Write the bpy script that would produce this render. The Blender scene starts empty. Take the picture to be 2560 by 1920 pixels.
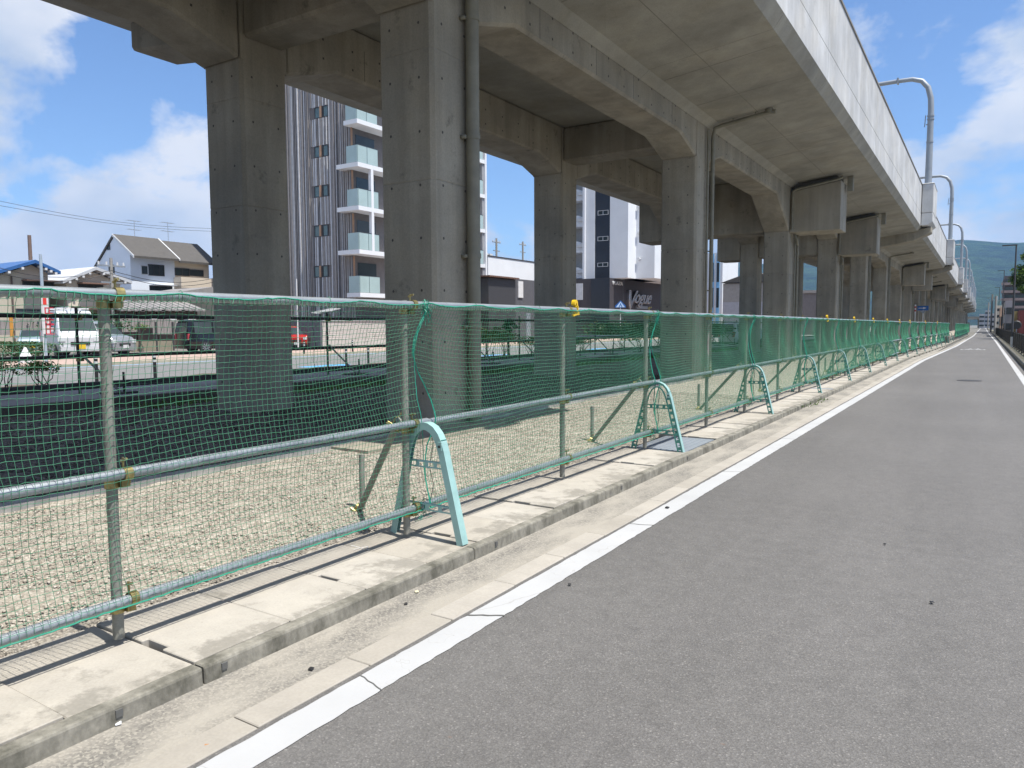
import bpy, bmesh, math, random
import numpy as np
from mathutils import Vector, Matrix

# ------------------------------------------------------------------ camera, world, sun
scene = bpy.context.scene
HC = 1.52
YAW, PITCH, ROLL = 0.566890, -0.077335, -0.004
FPX = 1849.0
Fv = Vector((-math.sin(YAW)*math.cos(PITCH), math.cos(YAW)*math.cos(PITCH), math.sin(PITCH)))
R0 = Vector((math.cos(YAW), math.sin(YAW), 0)); U0 = R0.cross(Fv)
Rv = math.cos(ROLL)*R0 + math.sin(ROLL)*U0
Uv = -math.sin(ROLL)*R0 + math.cos(ROLL)*U0
cd = bpy.data.cameras.new('camera'); cam = bpy.data.objects.new('camera', cd)
scene.collection.objects.link(cam); scene.camera = cam
cd.sensor_width = 36.0; cd.lens = FPX/2560*36.0; cd.clip_start = 0.05; cd.clip_end = 20000
cam.matrix_world = Matrix(((Rv.x, Uv.x, -Fv.x, 0), (Rv.y, Uv.y, -Fv.y, 0), (Rv.z, Uv.z, -Fv.z, HC), (0, 0, 0, 1)))

SUN = Vector((0.405, -0.045, 1.0)).normalized()
SUN_EL = math.asin(SUN.z)
EXPOSURE = 1.05
world = bpy.data.worlds.new("World"); scene.world = world; world.use_nodes = True
wn = world.node_tree.nodes; wl = world.node_tree.links
for n in list(wn): wn.remove(n)
wo = wn.new('ShaderNodeOutputWorld'); bg = wn.new('ShaderNodeBackground')
sky = wn.new('ShaderNodeTexSky'); sky.sky_type = 'NISHITA'; sky.sun_disc = False
sky.sun_elevation = SUN_EL; sky.sun_rotation = math.atan2(SUN.x, SUN.y)
sky.altitude = 0; sky.air_density = 1.0; sky.dust_density = 0.3; sky.ozone_density = 1.6
tc = wn.new('ShaderNodeTexCoord')
mp = wn.new('ShaderNodeMapping'); mp.inputs['Scale'].default_value = (1.0, 1.0, 1.7)
mp.inputs['Location'].default_value = (4.0, 1.0, 2.0)
nz = wn.new('ShaderNodeTexNoise'); nz.inputs['Scale'].default_value = 3.1
nz.inputs['Detail'].default_value = 12; nz.inputs['Roughness'].default_value = 0.58
nz.inputs['Distortion'].default_value = 0.25
rp = wn.new('ShaderNodeValToRGB')
rp.color_ramp.elements[0].position = 0.462; rp.color_ramp.elements[1].position = 0.53
rp.color_ramp.elements[1].color = (0.93, 0.93, 0.93, 1)
nz2 = wn.new('ShaderNodeTexNoise'); nz2.inputs['Scale'].default_value = 5.5; nz2.inputs['Detail'].default_value = 6
cc = wn.new('ShaderNodeMix'); cc.data_type = 'RGBA'
cc.inputs[6].default_value = (3.7, 4.3, 5.3, 1); cc.inputs[7].default_value = (6.0, 6.1, 6.4, 1)
rp2 = wn.new('ShaderNodeValToRGB'); rp2.color_ramp.elements[0].position = 0.35; rp2.color_ramp.elements[1].position = 0.62
skt = wn.new('ShaderNodeMix'); skt.data_type = 'RGBA'; skt.blend_type = 'MULTIPLY'; skt.inputs[0].default_value = 1.0
skt.inputs[7].default_value = (0.86, 0.96, 1.13, 1)
mx = wn.new('ShaderNodeMix'); mx.data_type = 'RGBA'
wl.new(tc.outputs['Generated'], mp.inputs['Vector']); wl.new(mp.outputs[0], nz.inputs['Vector']); wl.new(mp.outputs[0], nz2.inputs['Vector'])
wl.new(nz.outputs['Fac'], rp.inputs[0]); wl.new(nz2.outputs['Fac'], rp2.inputs[0]); wl.new(rp2.outputs[0], cc.inputs[0])
wl.new(sky.outputs[0], skt.inputs[6]); wl.new(skt.outputs[2], mx.inputs[6]); wl.new(cc.outputs[2], mx.inputs[7]); wl.new(rp.outputs[0], mx.inputs[0])
wl.new(mx.outputs[2], bg.inputs[0]); bg.inputs[1].default_value = 0.075
wl.new(bg.outputs[0], wo.inputs[0])

sd = bpy.data.lights.new('sun', 'SUN'); sd.energy = 3.6; sd.angle = math.radians(0.53); sd.color = (1.0, 0.955, 0.88)
so = bpy.data.objects.new('sun', sd); scene.collection.objects.link(so)
so.rotation_euler = SUN.to_track_quat('Z', 'Y').to_euler(); so.location = (0, 0, 40)
vs = scene.view_settings; vs.view_transform = 'Standard'; vs.look = 'None'; vs.gamma = 1; vs.use_curve_mapping = False
vs.exposure = EXPOSURE
try:
    scene.cycles.max_bounces = 10; scene.cycles.diffuse_bounces = 5; scene.cycles.transparent_max_bounces = 12
    scene.cycles.volume_bounces = 0
except Exception: pass

# ------------------------------------------------------------------ helpers
COL = scene.collection
rnd = random.Random(7)
ORD = ['nearest', 'second', 'third', 'fourth', 'fifth', 'sixth', 'seventh', 'eighth', 'ninth', 'tenth', 'eleventh', 'twelfth', 'thirteenth', 'fourteenth', 'fifteenth', 'sixteenth', 'seventeenth', 'eighteenth']
def ray(px, py):
    if py == 0: py = 816.7-0.004*(px-1280)
    return Fv + Rv*((px-1280)/FPX) - Uv*((py-960)/FPX)
def at_x(px, py, X): d = ray(px, py); t = X/d.x; return Vector((0, 0, HC)) + d*t
def at_y(px, py, Y): d = ray(px, py); t = Y/d.y; return Vector((0, 0, HC)) + d*t
def at_z(px, py, Z): d = ray(px, py); t = (Z-HC)/d.z; return Vector((0, 0, HC)) + d*t
def at_d(px, py, D): return Vector((0, 0, HC)) + ray(px, py)*D

def tag(o, label=None, cat=None, group=None, kind=None):
    if label: o['label'] = label
    if cat: o['category'] = cat
    if group: o['group'] = group
    if kind: o['kind'] = kind
    return o
def thing(name, label, cat, loc=(0, 0, 0), group=None, rz=0):
    o = bpy.data.objects.new(name, None); COL.objects.link(o); o.location = loc; o.rotation_euler = (0, 0, rz)
    o.empty_display_size = 0.2
    return tag(o, label, cat, group)
def copy_tree(o, parent=None):
    c = o.copy(); COL.objects.link(c)
    if parent is not None: c.parent = parent
    for ch in [x for x in o.children]: copy_tree(ch, c)
    return c
def mesh_obj(name, verts, faces, m, parent=None, smooth=False, world_coords=True, recalc=True):
    me = bpy.data.meshes.new(name); me.from_pydata(verts, [], faces)
    if recalc:
        bm = bmesh.new(); bm.from_mesh(me); bmesh.ops.recalc_face_normals(bm, faces=bm.faces); bm.to_mesh(me); bm.free()
    me.materials.append(m)
    if smooth: me.polygons.foreach_set('use_smooth', [True]*len(me.polygons))
    o = bpy.data.objects.new(name, me); COL.objects.link(o)
    if parent is not None:
        o.parent = parent
        if world_coords:
            off = Vector((0, 0, 0)); p = parent
            while p is not None: off += p.location; p = p.parent
            o.location = -off
    return o
def bevel(o, w=0.02, seg=1, ang=35):
    b = o.modifiers.new('bevel', 'BEVEL'); b.width = w; b.segments = seg; b.limit_method = 'ANGLE'; b.angle_limit = math.radians(ang)
    return o
class MB:
    def __init__(s): s.v = []; s.f = []
    def add(s, vs_, fs):
        n = len(s.v); s.v += [tuple(v) for v in vs_]; s.f += [tuple(i+n for i in f) for f in fs]; return s
    def box(s, x0, x1, y0, y1, z0, z1):
        return s.add([(x, y, z) for z in (z0, z1) for y in (y0, y1) for x in (x0, x1)],
                     [(0, 2, 3, 1), (4, 5, 7, 6), (0, 1, 5, 4), (2, 6, 7, 3), (0, 4, 6, 2), (1, 3, 7, 5)])
    def prism(s, poly, a, b, axis):
        n = len(poly)
        def P(p, t): return (t, p[0], p[1]) if axis == 'x' else ((p[0], t, p[1]) if axis == 'y' else (p[0], p[1], t))
        return s.add([P(p, a) for p in poly]+[P(p, b) for p in poly],
                     [tuple(range(n))[::-1], tuple(range(n, 2*n))]+[(i, (i+1) % n, n+(i+1) % n, n+i) for i in range(n)])
    def loft(s, rings, caps=True):
        n = len(rings[0]); base = len(s.v); vs_ = [p for r in rings for p in r]; fs = []
        for k in range(len(rings)-1):
            for i in range(n): fs.append((k*n+i, k*n+(i+1) % n, (k+1)*n+(i+1) % n, (k+1)*n+i))
        if caps: fs += [tuple(range(n))[::-1], tuple((len(rings)-1)*n+i for i in range(n))]
        return s.add(vs_, fs)
    def tube(s, pts, r, n=8, caps=True):
        pts = [Vector(p) for p in pts]; rings = []
        rr = r if isinstance(r, (list, tuple)) else [r]*len(pts)
        prev = None
        for i, p in enumerate(pts):
            if i == 0: t = pts[1]-p
            elif i == len(pts)-1: t = p-pts[i-1]
            else: t = (pts[i+1]-p).normalized()+(p-pts[i-1]).normalized()
            t = t.normalized()
            if prev is None:
                a = Vector((0, 0, 1)) if abs(t.z) < 0.9 else Vector((1, 0, 0))
                u = t.cross(a).normalized()
            else: u = (prev-t*prev.dot(t)).normalized()
            prev = u; w = t.cross(u)
            rings.append([tuple(p+u*math.cos(2*math.pi*k/n)*rr[i]+w*math.sin(2*math.pi*k/n)*rr[i]) for k in range(n)])
        s.loft(rings, False)
        if caps: s.add(rings[0], [tuple(range(n))[::-1]]); s.add(rings[-1], [tuple(range(n))])
        return s
    def obox(s, p0, p1, w, h, up=Vector((0, 0, 1))):
        p0 = Vector(p0); p1 = Vector(p1); t = (p1-p0).normalized(); u = t.cross(up).normalized(); q = u.cross(t)
        vs_ = [p+u*(a*w/2)+q*(b*h/2) for p in (p0, p1) for a, b in ((-1, -1), (1, -1), (1, 1), (-1, 1))]
        return s.add(vs_, [(0, 1, 2, 3), (7, 6, 5, 4), (0, 4, 5, 1), (1, 5, 6, 2), (2, 6, 7, 3), (3, 7, 4, 0)])
    def quad(s, a, b, c, d): return s.add([a, b, c, d], [(0, 1, 2, 3)])
    def build(s, name, m, parent=None, smooth=False, wc=True, recalc=True):
        return mesh_obj(name, s.v, s.f, m, parent, smooth, wc, recalc)
def struct(name, mb, m, parent=None, kind='structure'):
    o = mb.build(name, m, parent)
    if parent is None: o['kind'] = kind
    return o
def inst(src, name, parent, loc=None, mat=None):
    c = bpy.data.objects.new(name, src.data); COL.objects.link(c); c.parent = parent
    for md in src.modifiers:
        if md.type == 'BEVEL':
            b = c.modifiers.new('bevel', 'BEVEL'); b.width = md.width; b.segments = md.segments; b.limit_method = 'ANGLE'; b.angle_limit = md.angle_limit
    if loc is not None: c.location = loc
    return c

# ------------------------------------------------------------------ materials
class N:
    def __init__(s, name):
        s.m = bpy.data.materials.new(name); s.m.use_nodes = True; s.t = s.m.node_tree; s.b = s.t.nodes['Principled BSDF']
        g = s.t.nodes.new('ShaderNodeNewGeometry'); s.pos = g.outputs['Position']; s.geo = g
        oi = s.t.nodes.new('ShaderNodeObjectInfo'); s.rand = oi.outputs['Random']
    def new(s, k): return s.t.nodes.new(k)
    def link(s, a, b): s.t.links.new(a, b)
    def scale(s, v, sc):
        m = s.new('ShaderNodeMapping'); m.inputs['Scale'].default_value = sc; s.link(v, m.inputs['Vector']); return m.outputs[0]
    def noise(s, sc, det=4, rough=0.55, vec=None, dist=0):
        n = s.new('ShaderNodeTexNoise'); n.inputs['Scale'].default_value = sc; n.inputs['Detail'].default_value = det
        n.inputs['Roughness'].default_value = rough; n.inputs['Distortion'].default_value = dist
        s.link(vec if vec is not None else s.pos, n.inputs['Vector']); return n.outputs['Fac']
    def vor(s, sc, feat='F1', vec=None, out='Distance'):
        n = s.new('ShaderNodeTexVoronoi'); n.feature = feat; n.inputs['Scale'].default_value = sc
        s.link(vec if vec is not None else s.pos, n.inputs['Vector']); return n.outputs[out]
    def ramp(s, f, stops):
        r = s.new('ShaderNodeValToRGB'); e = r.color_ramp.elements
        while len(e) < len(stops): e.new(0.5)
        for el, (p, c) in zip(e, stops):
            el.position = p; el.color = (c, c, c, 1) if not isinstance(c, tuple) else (c[0], c[1], c[2], 1)
        s.link(f, r.inputs[0]); return r.outputs[0]
    def mix(s, f, a, b, mode='MIX'):
        m = s.new('ShaderNodeMix'); m.data_type = 'RGBA'; m.blend_type = mode
        if isinstance(f, (int, float)): m.inputs[0].default_value = f
        else: s.link(f, m.inputs[0])
        for i, c in ((6, a), (7, b)):
            if isinstance(c, tuple): m.inputs[i].default_value = (c[0], c[1], c[2], 1)
            elif isinstance(c, (int, float)): m.inputs[i].default_value = (c, c, c, 1)
            else: s.link(c, m.inputs[i])
        return m.outputs[2]
    def bump(s, h, st=0.3, d=0.01):
        b = s.new('ShaderNodeBump'); b.inputs['Strength'].default_value = st; b.inputs['Distance'].default_value = d
        s.link(h, b.inputs['Height']); s.link(b.outputs[0], s.b.inputs['Normal'])
    def done(s, col, rough=0.8, metal=0, spec=None):
        if isinstance(col, tuple): s.b.inputs['Base Color'].default_value = (col[0], col[1], col[2], 1)
        else: s.link(col, s.b.inputs['Base Color'])
        s.b.inputs['Roughness'].default_value = rough; s.b.inputs['Metallic'].default_value = metal
        if spec is not None: s.b.inputs['Specular IOR Level'].default_value = spec
        return s.m
def simple(name, c, rough=0.7, metal=0, var=0.12, sc=3.0, bump=0, spec=None, fine=0):
    n = N(name); k = n.ramp(n.noise(sc, 5), [(0.3, 1-var), (0.7, 1+var*0.6)])
    col = n.mix(1.0, c, k, 'MULTIPLY')
    if fine: col = n.mix(1.0, col, n.ramp(n.noise(sc*25, 3), [(0.3, 1-fine), (0.7, 1+fine*0.5)]), 'MULTIPLY')
    if bump: n.bump(n.noise(sc*12, 4), bump, 0.01)
    return n.done(col, rough, metal, spec)
def concrete(name, base, dark=0.55, streak=0.35, rough=0.85, warm=(1, 1, 1)):
    n = N(name)
    c = (base*warm[0], base*warm[1], base*warm[2])
    big = n.ramp(n.noise(0.55, 6, 0.6), [(0.35, 0.78), (0.65, 1.1)])
    st = n.ramp(n.noise(1.0, 7, 0.65, n.scale(n.pos, (1.9, 1.9, 0.13)), 0.3), [(0.4, 1-streak), (0.62, 1.05)])
    fine = n.ramp(n.noise(38, 4, 0.6), [(0.3, 0.88), (0.7, 1.08)])
    spots = n.ramp(n.noise(2.3, 8, 0.7), [(0.28, dark), (0.40, 1.0)])
    pw = n.ramp(n.vor(0.55, 'F1', n.scale(n.pos, (0.8, 0.8, 1.0)), 'Color'), [(0.0, 0.93), (1.0, 1.06)])
    col = n.mix(1, c, big, 'MULTIPLY'); col = n.mix(1, col, st, 'MULTIPLY'); col = n.mix(1, col, fine, 'MULTIPLY'); col = n.mix(1, col, spots, 'MULTIPLY'); col = n.mix(1, col, pw, 'MULTIPLY')
    tint = n.mix(n.ramp(n.noise(0.9, 4), [(0.45, 0.0), (0.75, 0.35)]), col, n.mix(1, col, (1.05, 0.95, 0.78), 'MULTIPLY'))
    n.bump(n.noise(55, 5, 0.6), 0.25, 0.004)
    return n.done(tint, rough)

M = {}
M['concrete'] = concrete('weathered_concrete', 0.31, streak=0.20, warm=(1.05, 0.97, 0.79))
M['concrete_soffit'] = concrete('soffit_concrete', 0.30, dark=0.8, streak=0.08, warm=(1.04, 1.01, 0.88))
M['parapet'] = concrete('parapet_concrete', 0.49, dark=0.8, streak=0.07, warm=(0.98, 1, 1.02))
M['tie'] = simple('tie_hole_shadow', (0.07, 0.065, 0.06), 0.95)
M['groove'] = simple('joint_filler', (0.10, 0.10, 0.095), 0.9)
# road asphalt
n = N('asphalt')
cell = n.vor(150, 'F1', out='Color'); sep = n.new('ShaderNodeSeparateColor'); n.link(cell, sep.inputs[0])
ag = n.ramp(sep.outputs[0], [(0.0, (0.106, 0.101, 0.097)), (0.5, (0.131, 0.126, 0.121)), (0.93, (0.148, 0.143, 0.136)), (1.0, (0.21, 0.20, 0.19))])
edge = n.ramp(n.vor(150, 'F1'), [(0.25, 1.0), (0.75, 0.80)])
big = n.ramp(n.noise(0.35, 5, 0.6), [(0.3, 0.93), (0.7, 1.12)])
lng = n.ramp(n.noise(1, 4, 0.6, n.scale(n.pos, (1.3, 0.10, 1))), [(0.35, 0.92), (0.65, 1.06)])
med = n.ramp(n.noise(9, 4, 0.6), [(0.3, 0.90), (0.7, 1.08)])
stn = n.ramp(n.noise(3.7, 3, 0.5, dist=0.6), [(0.24, 0.62), (0.30, 1.0)])
col = ag
for k in (edge, big, lng, med): col = n.mix(1, col, k, 'MULTIPLY')
rust = n.ramp(n.vor(2.1, 'F1', n.scale(n.pos, (1.0, 1.7, 1)), 'Distance'), [(0.0, 0.5), (0.03, 0.0)])
col = n.mix(rust, col, (0.20, 0.12, 0.08))
n.bump(n.vor(150, 'F1'), 0.35, 0.004); M['asphalt'] = n.done(col, 0.72)
# dusty gutter asphalt
n = N('dusty_gutter')
cell = n.vor(110, 'F1', out='Color'); sep = n.new('ShaderNodeSeparateColor'); n.link(cell, sep.inputs[0])
ag = n.ramp(sep.outputs[0], [(0.0, (0.13, 0.122, 0.11)), (0.6, (0.20, 0.188, 0.165)), (1.0, (0.30, 0.28, 0.24))])
dust = n.ramp(n.noise(2.2, 7, 0.62, n.scale(n.pos, (1.6, 0.6, 1))), [(0.38, 0.0), (0.62, 0.85)])
col = n.mix(dust, ag, (0.34, 0.315, 0.27)); n.bump(n.vor(110, 'F1'), 0.3, 0.003); M['gutter'] = n.done(col, 0.92)
# beige concrete slabs with dark lichen stains towards road-side
n = N('beige_slab')
b0 = n.mix(n.rand, (0.365, 0.335, 0.285), (0.405, 0.378, 0.33))
b1 = n.mix(1, b0, n.ramp(n.noise(6, 5, 0.6), [(0.3, 0.90), (0.7, 1.06)]), 'MULTIPLY')
b1 = n.mix(1, b1, n.ramp(n.noise(90, 3, 0.6), [(0.3, 0.93), (0.7, 1.05)]), 'MULTIPLY')
sx = n.new('ShaderNodeSeparateXYZ'); n.link(n.pos, sx.inputs[0])
wx = n.new('ShaderNodeMapRange'); wx.inputs[1].default_value = -3.15; wx.inputs[2].default_value = -2.85; n.link(sx.outputs[0], wx.inputs[0])
lich = n.noise(4.2, 9, 0.72)
ad = n.new('ShaderNodeMath'); ad.operation = 'MULTIPLY_ADD'; n.link(wx.outputs[0], ad.inputs[0]); ad.inputs[1].default_value = 0.15; n.link(lich, ad.inputs[2])
lm = n.ramp(ad.outputs[0], [(0.56, 0.0), (0.67, 0.8)])
col = n.mix(lm, b1, n.mix(n.noise(60, 3), (0.16, 0.15, 0.125), (0.27, 0.25, 0.215)))
n.bump(n.noise(70, 4), 0.25, 0.003); M['slab'] = n.done(col, 0.9)
n = N('gutter_stone')
b0 = n.mix(n.rand, (0.325, 0.30, 0.258), (0.385, 0.358, 0.315))
b1 = n.mix(1, b0, n.ramp(n.noise(3, 6, 0.6), [(0.3, 0.86), (0.7, 1.06)]), 'MULTIPLY')
b1 = n.mix(1, b1, n.ramp(n.noise(80, 3), [(0.3, 0.93), (0.7, 1.05)]), 'MULTIPLY')
n.bump(n.noise(70, 4), 0.2, 0.002); M['gstone'] = n.done(b1, 0.88)
# kerb: mossy grey
n = N('kerb_concrete')
k0 = n.mix(n.ramp(n.noise(5, 8, 0.68, n.scale(n.pos, (1, 1, 0.5))), [(0.36, 0.0), (0.62, 1.0)]), (0.09, 0.086, 0.068), (0.27, 0.255, 0.215))
k0 = n.mix(1, k0, n.ramp(n.noise(45, 4), [(0.3, 0.85), (0.7, 1.1)]), 'MULTIPLY')
n.bump(n.noise(40, 5), 0.4, 0.005); M['kerb'] = n.done(k0, 0.92)
# light and dark gravel bases and stones
def gravel(name, stops, sc):
    n = N(name); cell = n.vor(sc, 'F1', out='Color'); sep = n.new('ShaderNodeSeparateColor'); n.link(cell, sep.inputs[0])
    c = n.ramp(sep.outputs[0], stops); e = n.ramp(n.vor(sc, 'F1'), [(0.3, 1.0), (0.8, 0.70)])
    c = n.mix(1, c, e, 'MULTIPLY'); c = n.mix(1, c, n.ramp(n.noise(1.3, 5), [(0.3, 0.92), (0.7, 1.05)]), 'MULTIPLY')
    n.bump(n.vor(sc, 'F1'), 0.5, 0.012); n.b.inputs['Roughness'].default_value = 0.95
    return n.done(c, 0.95)
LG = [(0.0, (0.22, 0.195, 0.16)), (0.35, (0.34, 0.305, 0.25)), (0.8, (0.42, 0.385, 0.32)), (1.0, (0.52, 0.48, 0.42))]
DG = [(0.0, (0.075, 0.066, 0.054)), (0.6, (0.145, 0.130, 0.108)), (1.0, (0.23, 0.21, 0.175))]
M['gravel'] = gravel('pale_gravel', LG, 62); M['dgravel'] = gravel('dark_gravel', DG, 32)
def stone_m(name, stops):
    n = N(name); ge = n.new('ShaderNodeNewGeometry')
    c = n.ramp(ge.outputs['Random Per Island'], stops); return n.done(n.mix(1, c, n.ramp(n.noise(60, 3), [(0.3, 0.85), (0.7, 1.08)]), 'MULTIPLY'), 0.9)
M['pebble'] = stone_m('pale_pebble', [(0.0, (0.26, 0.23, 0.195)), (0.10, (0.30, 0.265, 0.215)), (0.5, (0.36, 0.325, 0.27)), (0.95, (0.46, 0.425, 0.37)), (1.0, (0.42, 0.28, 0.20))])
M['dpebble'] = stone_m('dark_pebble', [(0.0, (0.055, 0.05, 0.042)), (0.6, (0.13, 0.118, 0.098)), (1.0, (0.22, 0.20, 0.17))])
# white road paint, worn
n = N('road_paint')
cr = n.ramp(n.vor(1.7, 'DISTANCE_TO_EDGE', n.mix(0.5, n.pos, n.noise(4, 3))), [(0.0, 0.8), (0.004, 0.0)])
wr = n.ramp(n.noise(7, 9, 0.75), [(0.27, 1.0), (0.31, 0.0)])
pc = n.mix(1, (0.42, 0.425, 0.43), n.ramp(n.noise(1.5, 6), [(0.3, 0.90), (0.7, 1.04)]), 'MULTIPLY')
pc = n.mix(cr, pc, (0.30, 0.29, 0.28)); pc = n.mix(wr, pc, (0.20, 0.195, 0.19))
n.bump(n.noise(120, 3), 0.3, 0.002); M['paint'] = n.done(pc, 0.7)
M['blue_paint'] = simple('blue_road_paint', (0.10, 0.38, 0.68), 0.8, fine=0.2)
M['pipe'] = simple('galvanised_pipe', (0.32, 0.35, 0.375), 0.45, 0.45, 0.18, 5, fine=0.12)
M['post'] = simple('dull_galvanised_post', (0.24, 0.24, 0.21), 0.65, 0.15, 0.25, 6, fine=0.15)
M['zinc'] = simple('yellow_zinc_clamp', (0.36, 0.30, 0.13), 0.38, 0.75, 0.45, 30)
M['rustpipe'] = simple('dark_brown_pipe', (0.045, 0.04, 0.036), 0.6, 0.2, 0.3, 5)
M['teal'] = simple('teal_painted_steel', (0.29, 0.47, 0.45), 0.42, 0, 0.12, 9, fine=0.05)
M['teal_shaded'] = simple('shaded_teal_steel', (0.055, 0.23, 0.19), 0.45, 0, 0.2, 9)  # darker copy of the teal: inner-face shade and net tint put into the colour
M['net'] = simple('green_netting', (0.060, 0.235, 0.135), 0.55, 0, 0.15, 8)
M['rope'] = simple('green_rope', (0.012, 0.26, 0.17), 0.5, 0, 0.2, 20)
M['yellow'] = simple('yellow_plastic', (0.72, 0.47, 0.02), 0.4, 0, 0.1, 10)
M['black'] = simple('black_plastic', (0.02, 0.02, 0.022), 0.5)
M['white'] = simple('white_paint', (0.60, 0.61, 0.62), 0.5, 0, 0.05)
M['glass'] = simple('window_glass', (0.045, 0.06, 0.065), 0.08, 0, 0.3, 0.4)
M['frosted'] = simple('frosted_glass', (0.36, 0.47, 0.47), 0.25, 0, 0.08, 1)
M['steel'] = simple('galvanised_steel', (0.27, 0.30, 0.335), 0.5, 0.25, 0.1, 3)
M['pvc'] = simple('grey_pvc_pipe', (0.21, 0.20, 0.155), 0.55, 0, 0.18, 4, fine=0.1)

# ------------------------------------------------------------------ ground and roads
g = MB(); g.add([(-9000, -3000, -0.06), (9000, -3000, -0.06), (9000, 9000, -0.06), (-9000, 9000, -0.06)], [(0, 1, 2, 3)])
struct('ground', g, simple('town_ground', (0.17, 0.165, 0.15), 0.95, 0, 0.3, 0.05, fine=0.2))
def left_line(y):
    if y < 36: return -2.24
    if y > 62: return -1.70 + min(0.45, (y-62)*0.008)
    return -2.24 + (y-36)/26*0.54
def strip(fx0, fx1, ys, z):
    m_ = MB(); v_ = []; f_ = []
    for i, y in enumerate(ys):
        v_ += [(fx0(y), y, z), (fx1(y), y, z)]
        if i: f_.append((2*i-2, 2*i-1, 2*i+1, 2*i))
    m_.add(v_, f_); return m_
ysr = [-12+i*3.0 for i in range(0, 40)]+[110+i*20 for i in range(0, 25)]
struct('road', strip(lambda y: left_line(y)-0.03, lambda y: 1.22, ysr, 0.0), M['asphalt'])
def jag(base, amp, seed):
    r_ = random.Random(seed); return lambda y: base(y)+(r_.random()-0.5)*amp
yline = [-2+i*0.05 for i in range(0, 320)]+[14+i*0.5 for i in range(0, 60)]+[44+i*4 for i in range(0, 90)]
struct('painted_edge_line', strip(jag(lambda y: left_line(y), 0.006, 1), jag(lambda y: left_line(y)+0.165, 0.008, 2), yline, 0.004), M['paint'])
def right_line(y): return 0.90 if y < 80 else max(0.62, 0.90-(y-80)*0.003)
struct('painted_right_line', strip(lambda y: right_line(y), lambda y: right_line(y)+0.15, ysr, 0.004), M['paint'])
# cracks across the line
cm = MB()
for (y, dx, w) in ((3.07, 0.02, 0.008), (2.28, -0.01, 0.003), (5.2, 0.01, 0.004), (7.6, 0.02, 0.004), (10.3, 0.0, 0.005)):
    xs = [-2.245+i*0.035 for i in range(6)]; yy = [y+dx*i+rnd.uniform(-0.006, 0.006) for i in range(6)]
    for i in range(5): cm.quad((xs[i], yy[i]-w, 0.0065), (xs[i+1], yy[i+1]-w, 0.0065), (xs[i+1], yy[i+1]+w, 0.0065), (xs[i], yy[i]+w, 0.0065))
tag(cm.build('paint_cracks', M['groove']), 'dark hairline cracks across the white edge line of the path', 'crack', kind='stuff')
# bicycle symbols painted on the path
def ring(m_, cx, cy, rx, ry, w, z, n_=20):
    for i in range(n_):
        a0, a1 = 2*math.pi*i/n_, 2*math.pi*(i+1)/n_
        P = lambda a, k: (cx+(rx+k)*math.cos(a), cy+(ry+k*2)*math.sin(a), z)
        m_.quad(P(a0, -w/2), P(a1, -w/2), P(a1, w/2), P(a0, w/2))
def seg2(m_, a, b, w, z):
    d = Vector((b[0]-a[0], b[1]-a[1])); k = Vector((-d.y, d.x)).normalized()*w/2
    m_.quad((a[0]-k.x, a[1]-k.y, z), (b[0]-k.x, b[1]-k.y, z), (b[0]+k.x, b[1]+k.y, z), (a[0]+k.x, a[1]+k.y, z))
for cy in (53.6, 116.0):
    m_ = MB(); z = 0.004
    ring(m_, -0.92, cy, 0.22, 0.7, 0.09, z); ring(m_, -0.12, cy, 0.22, 0.7, 0.09, z)
    for a, b in (((-0.92, 0), (-0.66, 1.6)), ((-0.66, 1.6), (-0.22, 1.7)), ((-0.66, 1.6), (-0.55, 0.1)), ((-0.55, 0.1), (-0.92, 0)), ((-0.55, 0.1), (-0.22, 1.7)), ((-0.12, 0), (-0.3, 2.6)), ((-0.3, 2.6), (-0.5, 2.6)), ((-0.66, 1.6), (-0.70, 2.2)), ((-0.8, 2.2), (-0.58, 2.2))):
        seg2(m_, (a[0], a[1]+cy), (b[0], b[1]+cy), 0.09, z)
    o = m_.build('painted_bicycle_symbol', M['paint']); o['kind'] = 'structure'
# manhole on path
m_ = MB(); m_.prism([(-0.28+0.30*math.cos(a), 23.7+0.30*math.sin(a)) for a in [i*math.pi/12 for i in range(24)]], -0.01, 0.006, 'z')
tag(m_.build('manhole_cover', simple('cast_iron', (0.035, 0.033, 0.032), 0.6)), 'small round dark manhole cover set in the grey path', 'manhole')

# gutter, stones, kerb and slabs (each piece near the camera its own object)
struct('gutter', strip(lambda y: -2.80, lambda y: -2.2, ysr[:30], -0.004), M['gutter'])
gs = bpy.data.objects.new('gutter_stones', None); COL.objects.link(gs); gs['kind'] = 'structure'
pm = MB(); pm.box(-0.074, 0.074, 0.003, 0.607, -0.05, 0.006); proto = bevel(pm.build('gutter_stone', M['gstone'], gs, wc=False), 0.004)
proto.location = (-2.345, -1.29, 0.0)
for i in range(1, 64):
    inst(proto, 'gutter_stone', gs, (-2.345+rnd.uniform(-0.003, 0.003), -1.29+0.61*i, rnd.uniform(-0.001, 0.002)))
far = MB()
for i in range(64, 150):
    y = -1.29+0.61*i; x = left_line(y)-0.105; far.box(x-0.074, x+0.074, y+0.003, y+0.6, -0.05, 0.006)
tag(far.build('gutter_stone_row', M['gstone'], gs), kind='stuff')
kb = bpy.data.objects.new('kerb', None); COL.objects.link(kb); kb['kind'] = 'structure'
pk = MB(); pk.add([(x, y, z) for y in (0.004, 1.996) for x, z in ((-2.755, -0.05), (-2.760, 0.068), (-2.768, 0.075), (-2.832, 0.075), (-2.832, -0.05))],
                 [(0, 1, 2, 3, 4), (9, 8, 7, 6, 5), (0, 5, 6, 1), (1, 6, 7, 2), (2, 7, 8, 3), (3, 8, 9, 4), (4, 9, 5, 0)])
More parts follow.
